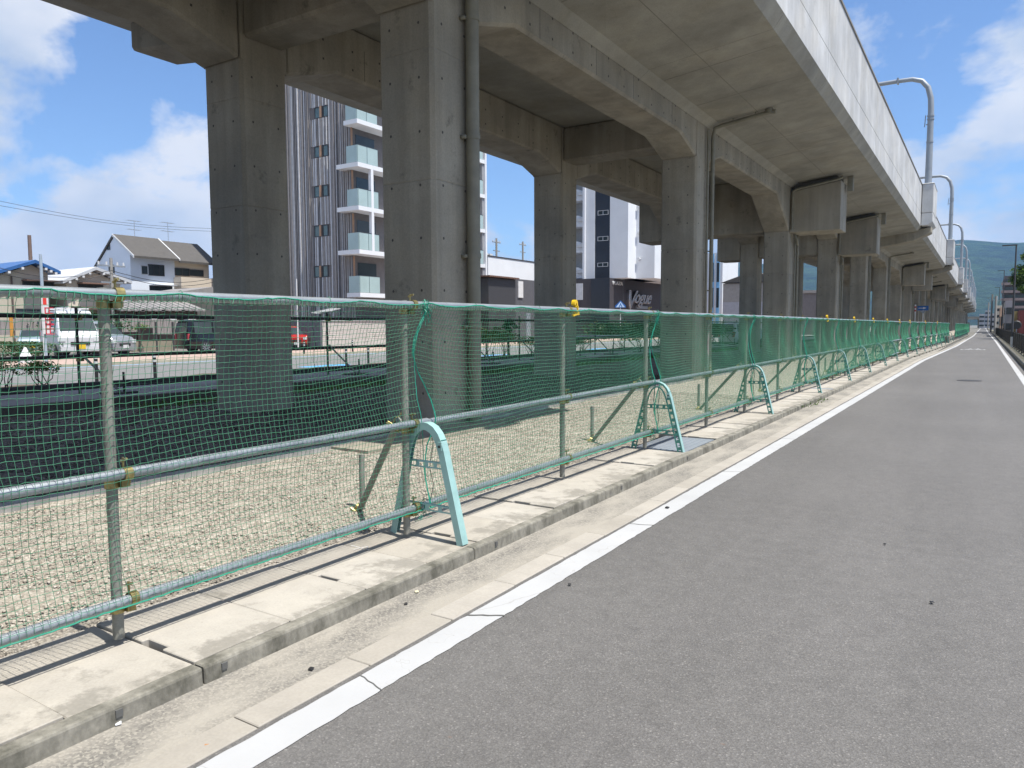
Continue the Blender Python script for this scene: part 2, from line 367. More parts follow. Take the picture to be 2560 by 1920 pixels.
kp = bevel(pk.build('kerb_stone', M['kerb'], kb, wc=False), 0.008); kp.location = (0, -4.13, 0)
for i in range(1, 45): inst(kp, 'kerb_stone', kb, (0.0 if i < 22 else (left_line(-4.13+2*i)+2.24), -4.13+2.0*i, rnd.uniform(-0.002, 0.002)))
far = MB()
for i in range(45, 70):
    y = -4.13+2*i; x = left_line(y)+2.24; far.box(x-2.832, x-2.755, y+0.004, y+1.996, -0.05, 0.075)
tag(far.build('kerb_stone_row', M['kerb'], kb), kind='stuff')
# square recesses in kerb face (cable holes)
m_ = MB()
for y in (1.50, 1.97, 4.12, 6.2, 8.0): m_.box(-2.768, -2.7525, y-0.014, y+0.014, 0.026, 0.056)
tag(m_.build('kerb_recess', M['groove'], kb))
sl = bpy.data.objects.new('gutter_covers', None); COL.objects.link(sl); sl['kind'] = 'structure'
tag(sl, 'row of beige concrete gutter cover slabs behind the low kerb', None)
def slab_mesh(slot):
    m_ = MB(); x0, x1 = -3.62, -2.836; L = 0.528
    if slot: poly = [(x0, 0.003), (x0+0.10, 0.003), (x0+0.10, 0.003), (-3.23, 0.003), (-3.23, 0.034), (-3.07, 0.034), (-3.07, 0.003), (x1, 0.003), (x1, L), (x0, L)]
    else: poly = [(x0, 0.003), (x1, 0.003), (x1, L), (x0, L)]
    m_.prism(poly, 0.0, 0.077, 'z'); return m_
s0 = bevel(slab_mesh(False).build('cover_slab', M['slab'], sl, wc=False), 0.005); s1 = bevel(slab_mesh(True).build('cover_slab', M['slab'], sl, wc=False), 0.004)
first = {0: s0, 1: s1}
for i in range(-6, 150):
    y = 0.277+0.5327*i
    if 8.1 < y+0.2 < 9.2: continue
    k = i % 2; z = rnd.uniform(-0.003, 0.003)
    src = (s0, s1)[k]
    if first.get(k) is not None: o = first[k]; first[k] = None; o.location = (0, y, z)
    else: o = inst(src, 'cover_slab', sl, (0 if y < 36 else left_line(y)+2.24, y, z))
    o.rotation_euler = (rnd.uniform(-0.003, 0.003), rnd.uniform(-0.003, 0.003), 0)
struct('gutter_channel', MB().box(-3.62, -2.84, -4, 76, -0.2, 0.03), simple('dark_channel', (0.05, 0.048, 0.045), 0.95), sl)
# steel grating plate at 8-9 m
pl = thing('steel_cover_plate', 'grey ribbed steel plate set among the beige slabs under the second teal stand', 'cover plate', (-3.0, 8.5, 0.1))
MB().box(-3.48, -2.84, 8.13, 9.24, 0.06, 0.079).build('plate', M['steel'], pl)
m_ = MB()
for i in range(8): m_.box(-3.44+i*0.072, -3.425+i*0.072, 8.16, 9.2, 0.079, 0.083)
m_.build('rib', M['steel'], pl)
pl2 = thing('steel_cover_plate', 'second grey steel plate further along the slabs, beyond the fourth teal stand', 'cover plate', (-3.0, 17.6, 0.1))
MB().box(-3.3, -2.84, 17.2, 18.1, 0.0790, 0.084).build('plate', M['steel'], pl2)
# chalk mark on slab
m_ = MB()
for a, b in (((875, 305), (1045, 350)), ((900, 345), (1030, 316)), ((935, 366), (1030, 330)), ((1030, 316), (1030, 330))):
    A = at_z(640+a[0]*.2712, 1280+a[1]*.2712, 0.082); B = at_z(640+b[0]*.2712, 1280+b[1]*.2712, 0.082); seg2(m_, A, B, 0.007, 0.082)
tag(m_.build('chalk_mark', M['white']), 'small white crossed chalk mark on a beige slab beside the post', 'mark')
# light gravel strip, small concrete edge and dark gravel
def bumpy(x0, x1, y0, y1, nx, ny, z, amp, seed):
    rs = np.random.RandomState(seed); m_ = MB()
    h = rs.rand(nx+1, ny+1)*amp
    v_ = [(x0+(x1-x0)*i/nx, y0+(y1-y0)*j/ny, z+h[i, j]) for i in range(nx+1) for j in range(ny+1)]
    f_ = [(i*(ny+1)+j, (i+1)*(ny+1)+j, (i+1)*(ny+1)+j+1, i*(ny+1)+j+1) for i in range(nx) for j in range(ny)]
    m_.add(v_, f_); return m_
struct('gravel_strip', bumpy(-6.66, -3.618, -12, 30, 24, 300, 0.018, 0.025, 3), M['gravel'])
struct('gravel_strip_far', bumpy(-6.66, -3.618, 30, 300, 8, 200, 0.015, 0.03, 4), M['gravel'])
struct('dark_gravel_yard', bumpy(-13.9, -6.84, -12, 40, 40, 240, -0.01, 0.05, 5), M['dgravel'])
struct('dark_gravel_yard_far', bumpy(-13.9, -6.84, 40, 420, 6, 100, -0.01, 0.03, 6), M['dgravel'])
def stones(name, n_, xr, yr, z, smin, smax, m, seed, label, ybias=1.0):
    rs = np.random.RandomState(seed)
    oct_ = np.array([(1, 0, 0), (0, 1, 0), (-1, 0, 0), (0, -1, 0), (0, 0, 1), (0, 0, -1)], float)
    fc = np.array([(0, 1, 4), (1, 2, 4), (2, 3, 4), (3, 0, 4), (1, 0, 5), (2, 1, 5), (3, 2, 5), (0, 3, 5)])
    x = xr[0]+(xr[1]-xr[0])*rs.rand(n_); y = yr[0]+(yr[1]-yr[0])*rs.rand(n_)**ybias
    s = smin+(smax-smin)*rs.rand(n_)**2.5; a = rs.rand(n_)*6.28
    v = np.repeat(oct_[None], n_, 0)*(0.7+0.6*rs.rand(n_, 6, 1))*np.stack([s*(0.8+0.6*rs.rand(n_)), s*(0.6+0.4*rs.rand(n_)), s*0.5], 1)[:, None, :]
    ca, sa = np.cos(a)[:, None], np.sin(a)[:, None]
    vx = v[:, :, 0]*ca-v[:, :, 1]*sa; vy = v[:, :, 0]*sa+v[:, :, 1]*ca
    v = np.stack([vx+x[:, None], vy+y[:, None], v[:, :, 2]+z+s[:, None]*0.2], 2).reshape(-1, 3)
    f = (fc[None]+6*np.arange(n_)[:, None, None]).reshape(-1, 3)
    return tag(np_mesh(name, v, f, m), label, 'gravel', kind='stuff')
def np_mesh(name, v, f, m, parent=None, smooth=False):
    me = bpy.data.meshes.new(name); k = f.shape[1]
    me.vertices.add(len(v)); me.vertices.foreach_set('co', v.astype(np.float32).ravel())
    me.loops.add(f.size); me.loops.foreach_set('vertex_index', f.astype(np.int32).ravel())
    me.polygons.add(len(f)); me.polygons.foreach_set('loop_start', np.arange(0, f.size, k, dtype=np.int32))
    try: me.polygons.foreach_set('loop_total', np.full(len(f), k, dtype=np.int32))
    except Exception: pass
    me.update(calc_edges=True); me.validate(); me.materials.append(m)
    if smooth: me.polygons.foreach_set('use_smooth', np.ones(len(f), bool))
    o = bpy.data.objects.new(name, me); COL.objects.link(o)
    if parent is not None:
        o.parent = parent; off = Vector((0, 0, 0)); p = parent
        while p is not None: off += p.location; p = p.parent
        o.location = -off
    return o
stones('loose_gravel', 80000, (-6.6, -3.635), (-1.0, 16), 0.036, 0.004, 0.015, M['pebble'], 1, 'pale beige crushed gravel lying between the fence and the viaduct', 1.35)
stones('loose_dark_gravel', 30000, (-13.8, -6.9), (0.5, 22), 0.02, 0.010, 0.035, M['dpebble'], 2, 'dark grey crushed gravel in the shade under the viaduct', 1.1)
struct('gravel_edge_kerb', MB().box(-6.84, -6.66, -12, 300, -0.05, 0.075), concrete('edge_concrete', 0.46, warm=(1, 0.98, 0.93)))
struct('concrete_pad', MB().box(-6.658, -6.05, 6.35, 9.3, -0.05, 0.07), M['concrete'])

# ------------------------------------------------------------------ viaduct
BENT = [-25.6, -14.3, -2.9, 8.4, 19.7, 31.0, 42.4, 53.8, 65.8, 78.2, 89.8, 101.0, 112.0, 122.5, 133.6, 145, 156.5, 168, 179.5, 191, 203, 215, 227, 239, 251, 263, 275, 287, 299, 311, 323, 335, 347, 359, 371, 383, 395, 407]
BR = {31.0, 42.4, 78.2, 89.8, 122.5, 133.6, 168, 179.5, 215, 227, -14.3, -25.6}
POLES = [8.4, 53.8, 89.8, 133.6, 168, 203, 239, 275, 311, 347]
VIA = thing('railway_viaduct', 'long grey concrete railway viaduct on square columns beside the fenced path', 'viaduct', (-9.2, 0, 0))
CW = 1.0
def colmesh(x0, y0):
    c = 0.055; x1, y1 = x0+CW, y0+0.98; rings = []
    def ringz(z, i):
        return [(x0+c, y0+i, z), (x1-c, y0+i, z), (x1-i, y0+c, z), (x1-i, y1-c, z), (x1-c, y1-i, z), (x0+c, y1-i, z), (x0+i, y1-c, z), (x0+i, y0+c, z)]
    zs = [(-0.3, 0), (3.60, 0), (3.615, 0.010), (3.63, 0), (5.42, 0), (5.43, 0.006), (5.44, 0), (6.06, 0)]
    return MB().loft([ringz(z, i) for z, i in zs])
pc_ = colmesh(0, 0).build('column', M['concrete'], VIA, wc=False)
th = MB()
for z in [0.55+0.75*i for i in range(8)]:
    for u in (0.22, 0.76):
        th.prism([(u+0.018*math.cos(a), z+0.022*math.sin(a)) for a in [k*math.pi/3 for k in range(6)]], -0.003, 0.004, 'y')
        th.prism([(u+0.018*math.cos(a), z+0.022*math.sin(a)) for a in [k*math.pi/3 for k in range(6)]], CW-0.004, CW+0.003, 'x')
pth = th.build('tie_hole', M['tie'], pc_, wc=False); pth['kind'] = 'stuff'
firstc = True
for yb in BENT:
    for x0 in (-7.65, -11.75):
        if firstc: c = pc_; firstc = False
        else:
            c = inst(pc_, 'column', VIA)
            if yb < 100: inst(pth, 'tie_hole', c)['kind'] = 'stuff'
        c.location = (x0+9.2, yb, 0)
    # bent top block joining beams, transverse beam
top = 7.42
def beam_profile(ya, yb, ha, hb):
    za = 5.25 if ha else 6.04; zb = 5.25 if hb else 6.04; la = 2.1 if ha else 1.25; lb = 2.1 if hb else 1.25
    return [(ya, za), (ya+la, 6.42), (yb-lb, 6.42), (yb, zb), (yb, top), (ya, top)]
for i in range(len(BENT)-1):
    a, b = BENT[i]+0.98, BENT[i+1]
    ha = BENT[i] in BR and BENT[i+1] not in BR; hb = BENT[i+1] in BR and BENT[i] not in BR
    for x0 in (-7.65, -11.75):
        o = MB().prism(beam_profile(a, b, ha, hb), x0, x0+CW, 'x').build('longitudinal_beam', M['concrete'], VIA)
        if b < 80: bevel(o, 0.05)
        if b < 60:
            jm = MB()
            for q in range(1, 5):
                yj = a+(b-a)*q/5+0.3*math.sin(q*3+a); jm.box(x0+0.05, x0+CW+0.0015, yj-0.006, yj+0.006, 6.47, 7.06); jm.box(x0-0.0015, x0+CW-0.06, yj-0.006, yj+0.006, 6.47, 7.30)
            for q in range(12):
                yj = a+0.9+(b-a-1.8)*q/11
                for zz_ in (6.6, 6.95): jm.box(x0+CW-0.01, x0+CW+0.002, yj-0.02, yj+0.02, zz_-0.02, zz_+0.02)
            tag(jm.build('form_joint', M['tie'], o), kind='stuff')
    # formwork joints on near beams (dark recessed strips)
for yb in BENT:
    for x0 in (-7.65, -11.75):
        lo = 6.06
        MB().box(x0+0.001, x0+CW-0.001, yb+0.001, yb+0.979, lo, top-0.001).build('column_head', M['concrete'], VIA)
    tb = 5.28 if yb in BR else 6.42
    o = MB().prism([(-10.75, tb), (-7.65, tb), (-7.65, 7.40), (-10.75, 7.40)], yb+0.06, yb+(1.3 if yb in BR else 0.88), 'y').build('transverse_beam', M['concrete'], VIA)
    if yb < 80: bevel(o, 0.05)
    if yb in BR:
        for s in (1, -1):
            q = lambda x, s=s: x if s == 1 else -11.752-(x+6.648)*0.70
            poly = [(q(-6.648), 5.20), (q(-4.82), 5.20), (q(-4.80), 5.22), (q(-4.80), 7.05), (q(-6.648), 6.78)]
            o = MB().prism(poly, yb+0.0, yb+1.42, 'y').build('bearing_bracket', M['concrete'], VIA)
            if yb < 150: bevel(o, 0.06)
            MB().prism([(q(-6.58), 6.80), (q(-4.95), 7.05), (q(-4.95), 7.25), (q(-6.58), 7.08)], yb+0.2, yb+1.3, 'y').build('bearing_seat', M['groove'], VIA)
            if s == 1 and yb < 150:
                MB().tube([(-6.55, yb-0.06, 5.3), (-6.55, yb-0.06, 6.78), (-6.4, yb-0.06, 6.86), (-4.9, yb-0.06, 7.08), (-4.72, yb-0.06, 7.16)], 0.05, 8).build('drain_pipe', M['pvc'], VIA, smooth=True)
                MB().box(-4.72, -4.52, yb+0.9, yb+1.1, 6.75, 7.32).build('drain_box', M['pvc'], VIA)
                MB().tube([(-6.52, yb+0.3, 5.15), (-6.42, yb+0.2, 4.95), (-6.55, yb+1.05, 4.8)], 0.05, 8).build('pipe_elbow', M['pvc'], VIA, smooth=True)
# deck slab segments with sloping cantilevers
def deck_poly():
    half = [(0, 7.40), (1.45, 7.40), (1.55, 7.425), (2.55, 7.425), (2.56, 6.97), (2.78, 7.13), (5.30, 7.425), (5.42, 7.44), (5.615, 7.70), (5.30, 7.74), (5.30, 8.05), (0, 8.05)]
    return [(-9.2+x, z) for x, z in half]+[(-9.2-min(x, 5.495), z) for x, z in half[::-1] if x > 0]
eb = MB().prism([(-9.2+5.303, 7.745), (-9.2+5.62, 7.703), (-9.2+5.62, 8.455), (-9.2+5.35, 8.455), (-9.2+5.303, 8.3)], 0.0, 9.70, 'y').build('edge_beam', M['parapet'], VIA)
ebl = MB().prism([(-9.2-5.303, 7.745), (-9.2-5.303, 8.3), (-9.2-5.35, 8.46), (-9.2-5.50, 8.46), (-9.2-5.50, 7.705)], 0.0, 9.70, 'y').build('edge_beam', M['parapet'], VIA)
for i in range(45):
    for b_ in (eb, ebl):
        o = b_ if i == 0 else inst(b_, 'edge_beam', VIA)
        o.location = (9.2, -28+9.72*i, 0)
ys_ = [-28+4.86*i for i in range(90)]
jm = MB()
for y in [2, 6.9, 9.3, 11.7, 16.6, 18.9, 23.9, 26.1, 31.2, 36.0, 41.1, 45.8]:
    za, zb__ = 7.13-0.003, 7.425-0.003
    xa, xb = -9.2+2.8, -9.2+5.28
    jm.add([(xa, y-0.008, za), (xb, y-0.008, zb__), (xb, y+0.008, zb__), (xa, y+0.008, za), (xa, y-0.008, za+0.02), (xb, y-0.008, zb__+0.02), (xb, y+0.008, zb__+0.02), (xa, y+0.008, za+0.02)], [(0, 1, 2, 3), (7, 6, 5, 4), (0, 4, 5, 1), (1, 5, 6, 2), (2, 6, 7, 3), (3, 7, 4, 0)])
for x in (-5.35,):
    z = 7.13+(x+9.2-2.78)*0.117-0.003; jm.box(x-0.006, x+0.006, 0, 60, z, z+0.02)
tag(jm.build('form_joint', simple('joint_stain', (0.19, 0.18, 0.155), 0.9), VIA), kind='stuff')
dp = MB().prism(deck_poly(), 0.0, 4.85, 'y'); dpo = dp.build('deck_slab', M['concrete_soffit'], VIA)
dpo.data.transform(Matrix.Translation((0, 0, 0)))
for i, y in enumerate(ys_):
    o = dpo if i == 0 else inst(dpo, 'deck_slab', VIA)
    o.location = (9.2, y, 0) if i == 0 else (9.2, y, 0)
# parapets
pp = MB().box(-3.83, -3.585, 0.0, 9.70, 8.485, 10.20); ppo = pp.build('parapet', M['parapet'], VIA)
pcp = MB().box(-3.86, -3.555, 0.0, 9.715, 10.20, 10.27).build('coping', simple('dark_coping', (0.20, 0.19, 0.17), 0.7), ppo)
pcp.location = (0, 0, 0)
for i in range(45):
    y = -28+9.72*i
    for s in (0, 1):
        o = ppo if (i == 0 and s == 0) else inst(ppo, 'parapet', VIA)
        o.location = (9.2, y, 0) if s == 0 else (9.2-10.86, y, 0)
        if not (i == 0 and s == 0): inst(pcp, 'coping', o)
# outriggers, pole platforms
for yp in POLES:
    for s in (1, -1):
        q = lambda x: (-9.2+s*(x+9.2))
        if s == 1: pg = [(-6.652, 6.40), (-4.0, 6.86), (-3.0, 7.30), (-3.0, 7.69), (-6.652, 7.12)]
        else: pg = [(-11.752, 6.52), (-12.48, 6.62), (-13.92, 6.80), (-13.98, 6.86), (-13.98, 7.36), (-11.752, 7.10)]
        bevel(MB().prism(pg, yp+0.02, yp+0.96, 'y').build('outrigger_beam', M['concrete'], VIA), 0.05)
    x0, x1 = -3.552, -2.92; y0, y1 = yp-1.9, yp+2.9
    yy0 = max(y0, yp-0.7) if yp != 8.4 else y0
    yy1 = y1
    m_ = MB()
    m_.prism([(x0, 7.70), (x1-0.25, 7.70), (x1, 7.9), (x1, 8.45), (x0, 8.45)], yy0, yy1, 'y')
    m_.box(x0, x1, yy0, yy1, 8.47, 10.22); m_.box(x0, x1+0.02, yy0-0.02, yy1+0.02, 10.222, 10.28)
    bevel(m_.build('pole_platform', M['parapet'], VIA), 0.03)
# drain pipes
def drain(yb, kind):
    m_ = MB(); y = yb+0.80
    if kind == 'big':
        m_.tube([(-6.53, y, 0.05), (-6.53, y, 7.05)], 0.10, 14)
        for z in (1.5, 2.55, 4.3, 6.0): m_.tube([(-6.53, y, z), (-6.53, y, z+0.07)], 0.112, 14); m_.box(-6.66, -6.56, y-0.16, y-0.10, z, z+0.05)
    else:
        y = yb+1.05; m_.tube([(-6.55, y, 0.05), (-6.55, y, 6.75), (-6.50, y, 6.98), (-6.30, y, 7.03), (-5.0, y, 7.20)], 0.055, 10)
        m_.tube([(-5.05, y, 7.16), (-5.05, y, 7.36)], 0.10, 10); m_.tube([(-5.02, y, 7.2), (-4.88, y, 7.19)], 0.06, 8)
        for z in (1.4, 2.5, 3.6, 4.7, 5.8): m_.box(-6.66, -6.50, y-0.02, y+0.02, z, z+0.03)
        for x in (-6.0, -5.4): m_.box(x-0.012, x+0.012, y-0.012, y+0.012, 7.08, 7.30)
    return m_.build('drain_pipe', M['pvc'], VIA, smooth=True)
drain(8.4, 'big')
for yb in BENT[4:24]:
    drain(yb, 'thin')
    MB().tube([(-6.58, yb+0.72, 0.05), (-6.58, yb+0.72, 6.9)], 0.035, 8).build('conduit', M['pvc'], VIA, smooth=True)

# catenary poles on the platforms
def cpole(y):
    t = thing('catenary_pole', '', 'pole', (-3.3, y, 10.28), 'catenary poles along the viaduct parapet')
    p = [(-3.3, y, 10.28), (-3.3, y, 14.9), (-3.33, y, 15.6), (-3.5, y, 16.3), (-3.85, y, 16.75), (-4.4, y, 16.95), (-5.2, y, 16.97), (-8.0, y, 16.97), (-13.2, y, 16.97), (-14.0, y, 16.95), (-14.55, y, 16.75), (-14.9, y, 16.3), (-15.07, y, 15.6), (-15.1, y, 14.9), (-15.1, y, 8.2)]
    MB().tube(p[:7], [0.20, 0.17, 0.165, 0.16, 0.15, 0.14, 0.13], 12).build('pole_shaft', M['steel'], t, smooth=True)
    MB().tube(p[6:], 0.13, 10).build('cross_pipe', M['steel'], t, smooth=True)
    m_ = MB()
    for z in (12.9, 14.3, 14.5): m_.tube([(-3.3, y, z), (-3.3, y, z+0.08)], 0.21, 10)
    m_.box(-5.25, -5.15, y-0.2, y+0.2, 16.8, 17.14); m_.box(-3.55, -3.30, y-0.03, y+0.03, 14.0, 14.06)
    m_.tube([(-3.58, y, 14.6), (-3.62, y, 13.9)], 0.03, 6)
    m_.build('clamp_band', M['steel'], t)['kind'] = 'stuff'
    return t
pl_lab = {1: 'nearest grey steel pole arching over the viaduct parapet against the clouds', 2: 'second arched steel pole along the viaduct, in front of the hill', 3: 'third arched steel pole along the viaduct, small before the hill'}
for i, yp in enumerate(POLES[1:], 1):
    t = cpole(yp+0.2); t['label'] = pl_lab.get(i, '%s arched steel pole along the viaduct, tiny' % ORD[i-1])
# contact wires over the tracks
for x in (-7.4, -11.0):
    t = thing('contact_wire', 'thin wire over the viaduct tracks, %s one' % ('nearer' if x > -9 else 'farther'), 'wire', (x, 0, 15.5))
    m_ = MB(); m_.tube([(x, y, 15.4+0.3*abs(((y-53.8) % 36)/36-0.5)*2) for y in range(40, 350, 9)], 0.012, 4); m_.build('wire', M['black'], t)

# ------------------------------------------------------------------ pipe fence with green netting
FX = -3.303; RX = -3.254; PR = 0.0243
FRAMES = [3.907, 8.16, 12.454, 16.789, 20.961, 25.031, 29.304, 33.578, 37.851, 42.125, 46.398, 50.672, 54.945, 59.219, 63.492, 67.766, 72.039, 76.312]
FRAMES2 = [90.5+4.3*i for i in range(16)]
def fx(y): return 0.0 if y < 36 else left_line(y)+2.24
def grid_net(y0, y1, cell, r, seed, parent, first_panel=False):
    rs = np.random.RandomState(seed)
    L = y1-y0; nc = max(4, int(round(L/cell))); nr = int(round(1.40/cell))
    u = np.linspace(0, 1, nc+1)[None, :]; v = np.linspace(0, 1, nr+1)[:, None]
    Z0, Z1 = 0.27, 1.678
    yy = y0+u*L+0*v; zz = Z0+(Z1-Z0)*v+0*u
    d0 = u*L; d1 = (1-u)*L
    # edges gathered inwards near z 1.3 and lifted towards the top knot
    pinch = (0.075 if y0 < 12 else 0.012)*np.exp(-((zz-0.93)/0.20)**2)
    yy = yy+pinch*np.exp(-(d0/0.30)**1.2)-pinch*np.exp(-(d1/0.30)**1.2)
    lean = -0.09*np.exp(-((zz-1.27)/0.25)**2)
    yy = yy+lean*(np.exp(-(d0/0.5)**1.2)+np.exp(-(d1/0.5)**1.2))
    up = np.clip((zz-0.86)/0.8, 0, 1)
    gather = 0.10*np.sin(np.pi*np.clip(up, 0, 1))*(1-0.3*up)
    zz = zz+(gather*np.exp(-(d0/0.38)**1.3)+1.2*gather*np.exp(-(d1/0.38)**1.3))*(up > 0)
    ph = rs.rand(8)*6.28
    wave = 0.010*np.sin(2.1*yy+ph[0])+0.007*np.sin(4.7*yy+ph[1]+zz*2)
    zz = zz+wave*np.sin(np.pi*v)
    yy = yy+0.022*np.sin(np.pi*v*1.0)*np.sin(3.1*yy+ph[2])+0.012*np.sin(zz*5+ph[3]+yy)
    topdip = 0.018*np.abs(np.sin(np.pi*(yy-y0)/0.62))*np.exp(-(1-v)*nr*0.35)
    zz = zz-topdip
    bulge = 0.075*np.sin(np.pi*np.clip((zz-0.9)/0.76, 0, 1))+0.05*np.sin(np.pi*np.clip((zz-0.31)/0.55, 0, 1))
    fold = 0.03*np.sin(5.3*yy+ph[4]+2.0*zz)*np.sin(np.pi*np.clip((zz-0.9)/0.76, 0, 1))
    xx = RX+0.034-bulge*0.9+fold*0.6+0.0*u
    ends = np.exp(-(d0/0.12)**2)+np.exp(-(d1/0.12)**2)
    xx = xx+0.02*ends
    xx = xx+rs.randn(*xx.shape)*0.0016; zz = zz+rs.randn(*zz.shape)*0.0016; yy = yy+rs.randn(*yy.shape)*0.0016
    xx = xx+fx((y0+y1)/2) if y0 > 36 else xx
    P = np.stack([xx, yy, zz], 2)
    V = []; Fq = []; base = 0
    a = np.array([0, 2.094, 4.189])
    offh = np.stack([np.cos(a)*r, 0*a, np.sin(a)*r], 1); offv = np.stack([np.cos(a)*r, np.sin(a)*r, 0*a], 1)
    H = P[:, :, None, :]+offh[None, None]; nV = H.reshape(-1, 3); V.append(nV)
    I = np.arange((nr+1)*(nc+1)*3).reshape(nr+1, nc+1, 3)
    for k in range(3):
        k2 = (k+1) % 3
        Fq.append(np.stack([I[:, :-1, k], I[:, 1:, k], I[:, 1:, k2], I[:, :-1, k2]], -1).reshape(-1, 4))
    W_ = P[:, :, None, :]+offv[None, None]; V.append(W_.reshape(-1, 3)); I2 = I+len(nV)
    for k in range(3):
        k2 = (k+1) % 3
        Fq.append(np.stack([I2[:-1, :, k], I2[1:, :, k], I2[1:, :, k2], I2[:-1, :, k2]], -1).reshape(-1, 4))
    o = np_mesh('net_mesh', np.concatenate(V), np.concatenate(Fq), M['net'], parent)
    o['kind'] = 'stuff'
    return P
def make_fence(ys, ye, frames, label, first):
    F = thing('net_fence', label, 'fence', (FX+fx((ys+ye)/2), (ys+ye)/2, 0.1))
    # posts
    posts = []
    for f_ in frames: posts += [f_-0.075, f_-2.095]
    if first: posts += [frames[0]-4.35, -2.4, -4.5]
    proto_p = None
    for y in sorted(posts):
        if y > ye-0.1 or y < ys: continue
        if proto_p is None: proto_p = MB().tube([(0, 0, 0.10), (0, 0, 1.70)], PR, 12).build('post', M['post'], F, smooth=True, wc=False); o = proto_p
        else: o = inst(proto_p, 'post', F)
        o.location = (FX+fx(y)-F.location.x, y-F.location.y, -0.1+rnd.uniform(-0.004, 0.004))
        if proto_p and y < 60:
            for z in (0.285, 0.863, 1.671):
                c = inst(CL, 'clamp', F); c.location = (FX+fx(y)-F.location.x, y-F.location.y, z-0.1)
                c.rotation_euler = (0, 0, rnd.uniform(-0.15, 0.15))
    # rails: lengths between frames
    br = [ys]+[f_+0.10 for f_ in frames if ys < f_ < ye-1]+[ye]
    for z, nm in ((1.671, 'top_rail'), (0.863, 'middle_rail'), (0.283, 'bottom_rail')):
        for a, b in zip(br[:-1], br[1:]):
            dz0, dz1 = rnd.uniform(-0.006, 0.006), rnd.uniform(-0.006, 0.006)
            MB().tube([(RX+fx(a), a, z+dz0), (RX+fx(b), b-0.003, z+dz1)], PR, 12).build(nm, M['pipe'], F, smooth=True)
    # braces and stakes behind the frame posts
    for f_ in frames:
        if f_ > 60: break
        X0 = FX+fx(f_)
        MB().tube([(X0-0.08, f_-0.05, 0.88), (X0-0.93, f_+0.42, 0.03)], PR, 10).build('brace', M['post'], F, smooth=True)
        MB().tube([(X0-0.97, f_+0.50, -0.1), (X0-0.97, f_+0.50, 0.48)], PR, 10).build('stake', M['post'], F, smooth=True)
        for p in ((X0-0.06, f_-0.05, 0.86), (X0-0.90, f_+0.42, 0.05)):
            c = inst(CL, 'clamp', F); c.location = Vector(p)-F.location; c.rotation_euler = (0.6, 0.4, 2.2)
    # netting panels with hem ropes and ties
    edges = [ys]+[f_+0.07 for f_ in frames if ys < f_ < ye-1]+[ye]
    if first: edges = [ys, -0.35]+edges[1:]
    for k, (a, b) in enumerate(zip(edges[:-1], edges[1:])):
        pn = thing('net_panel', None, None); del_keys(pn); pn.parent = F; pn.location = Vector((RX+fx(a), (a+b)/2, 0.3))-F.location
        mid = (a+b)/2
        cell, r = (0.0305, 0.00130) if mid < 5 else ((0.0305, 0.00150) if mid < 9 else ((0.0305, 0.0017) if mid < 20 else ((0.045, 0.0027) if mid < 40 else ((0.07, 0.0046) if mid < 78 else (0.14, 0.012)))))
        P = grid_net(a, b, cell, r, 100+k+int(ys), pn, first)
        m_ = MB(); st = 1 if mid < 20 else 2
        m_.tube([tuple(P[-1, j]+np.array([0.002, 0, 0.004])) for j in range(0, P.shape[1], st)], (0.0036 if mid < 5 else 0.005) if mid < 30 else 0.008, 5)
        m_.tube([tuple(P[0, j]+np.array([0.002, 0, -0.004])) for j in range(0, P.shape[1], st)], (0.0036 if mid < 5 else 0.005) if mid < 30 else 0.008, 5)
        m_.tube([tuple(P[i, 0]) for i in range(P.shape[0])], (0.0036 if mid < 5 else 0.006) if mid < 30 else 0.009, 4)
        m_.tube([tuple(P[i, -1]) for i in range(P.shape[0])], (0.0036 if mid < 5 else 0.006) if mid < 30 else 0.009, 4)
        m_.build('hem_rope', M['rope'], pn)
        if mid < 20:
            m_ = MB(); r_ = random.Random(k)
            for j in range(0, P.shape[1]-1, 1):   # loops of mesh around the hem
                p = P[-1, j]; m_.tube([tuple(p+np.array([0.006, 0, 0.006])), tuple(p+np.array([0.008, r_.uniform(-.01, .01), -0.02])), tuple(P[-2, j]+np.array([0.004, 0, 0.0]))], 0.0017, 3)
            for y in [a+0.6+0.95*q for q in range(int((b-a)/0.95))]:
                for z in (1.671, 0.283, 0.863):
                    if z == 0.863 and r_.random() < 0.5: continue
                    m_.tube([(RX+0.029*math.cos(t), y+0.01*math.sin(t*0.5), z+0.029*math.sin(t)) for t in [q*0.7 for q in range(10)]], 0.0016, 4)
            m_.build('tie', M['net'], pn)['kind'] = 'stuff'
            # gathered netting at the far knot
            m_ = MB()
            for q in range(26):
                y = b-0.02+r_.uniform(-0.03, 0.03); z = 1.68+r_.uniform(-0.05, 0.03)
                m_.tube([(RX+0.04, y, z), (RX+0.05+r_.uniform(-.02, .02), y+r_.uniform(-.03, .03), z-0.03), (RX+0.035, y+r_.uniform(-.05, .05), z-r_.uniform(0.05, 0.12))], 0.0018, 3)
            for q in range(18):
                y = b-0.02-0.1*r_.random(); z = 0.33+r_.uniform(-0.1, 0.02)
                m_.tube([(RX+0.03, b-0.05, z), (RX+0.03+r_.uniform(-.04, .04), y+r_.uniform(-.05, .05), z-0.03), (RX-0.01, y, z-0.06)], 0.002, 3)
            m_.build('knot', M['rope'], pn)['kind'] = 'stuff'
            m_ = MB()   # loose end of twine hanging below the knot
            m_.tube([(RX+0.05, b-0.02, 0.86), (RX+0.06, b+0.02, 0.72), (RX+0.05, b-0.01, 0.55), (RX+0.05, b+0.03, 0.42), (RX+0.04, b, 0.30)], 0.003, 4)
            m_.build('twine', M['black'], pn)
    return F
def del_keys(o):
    for k in ('label', 'category', 'group'):
        if k in o: del o[k]
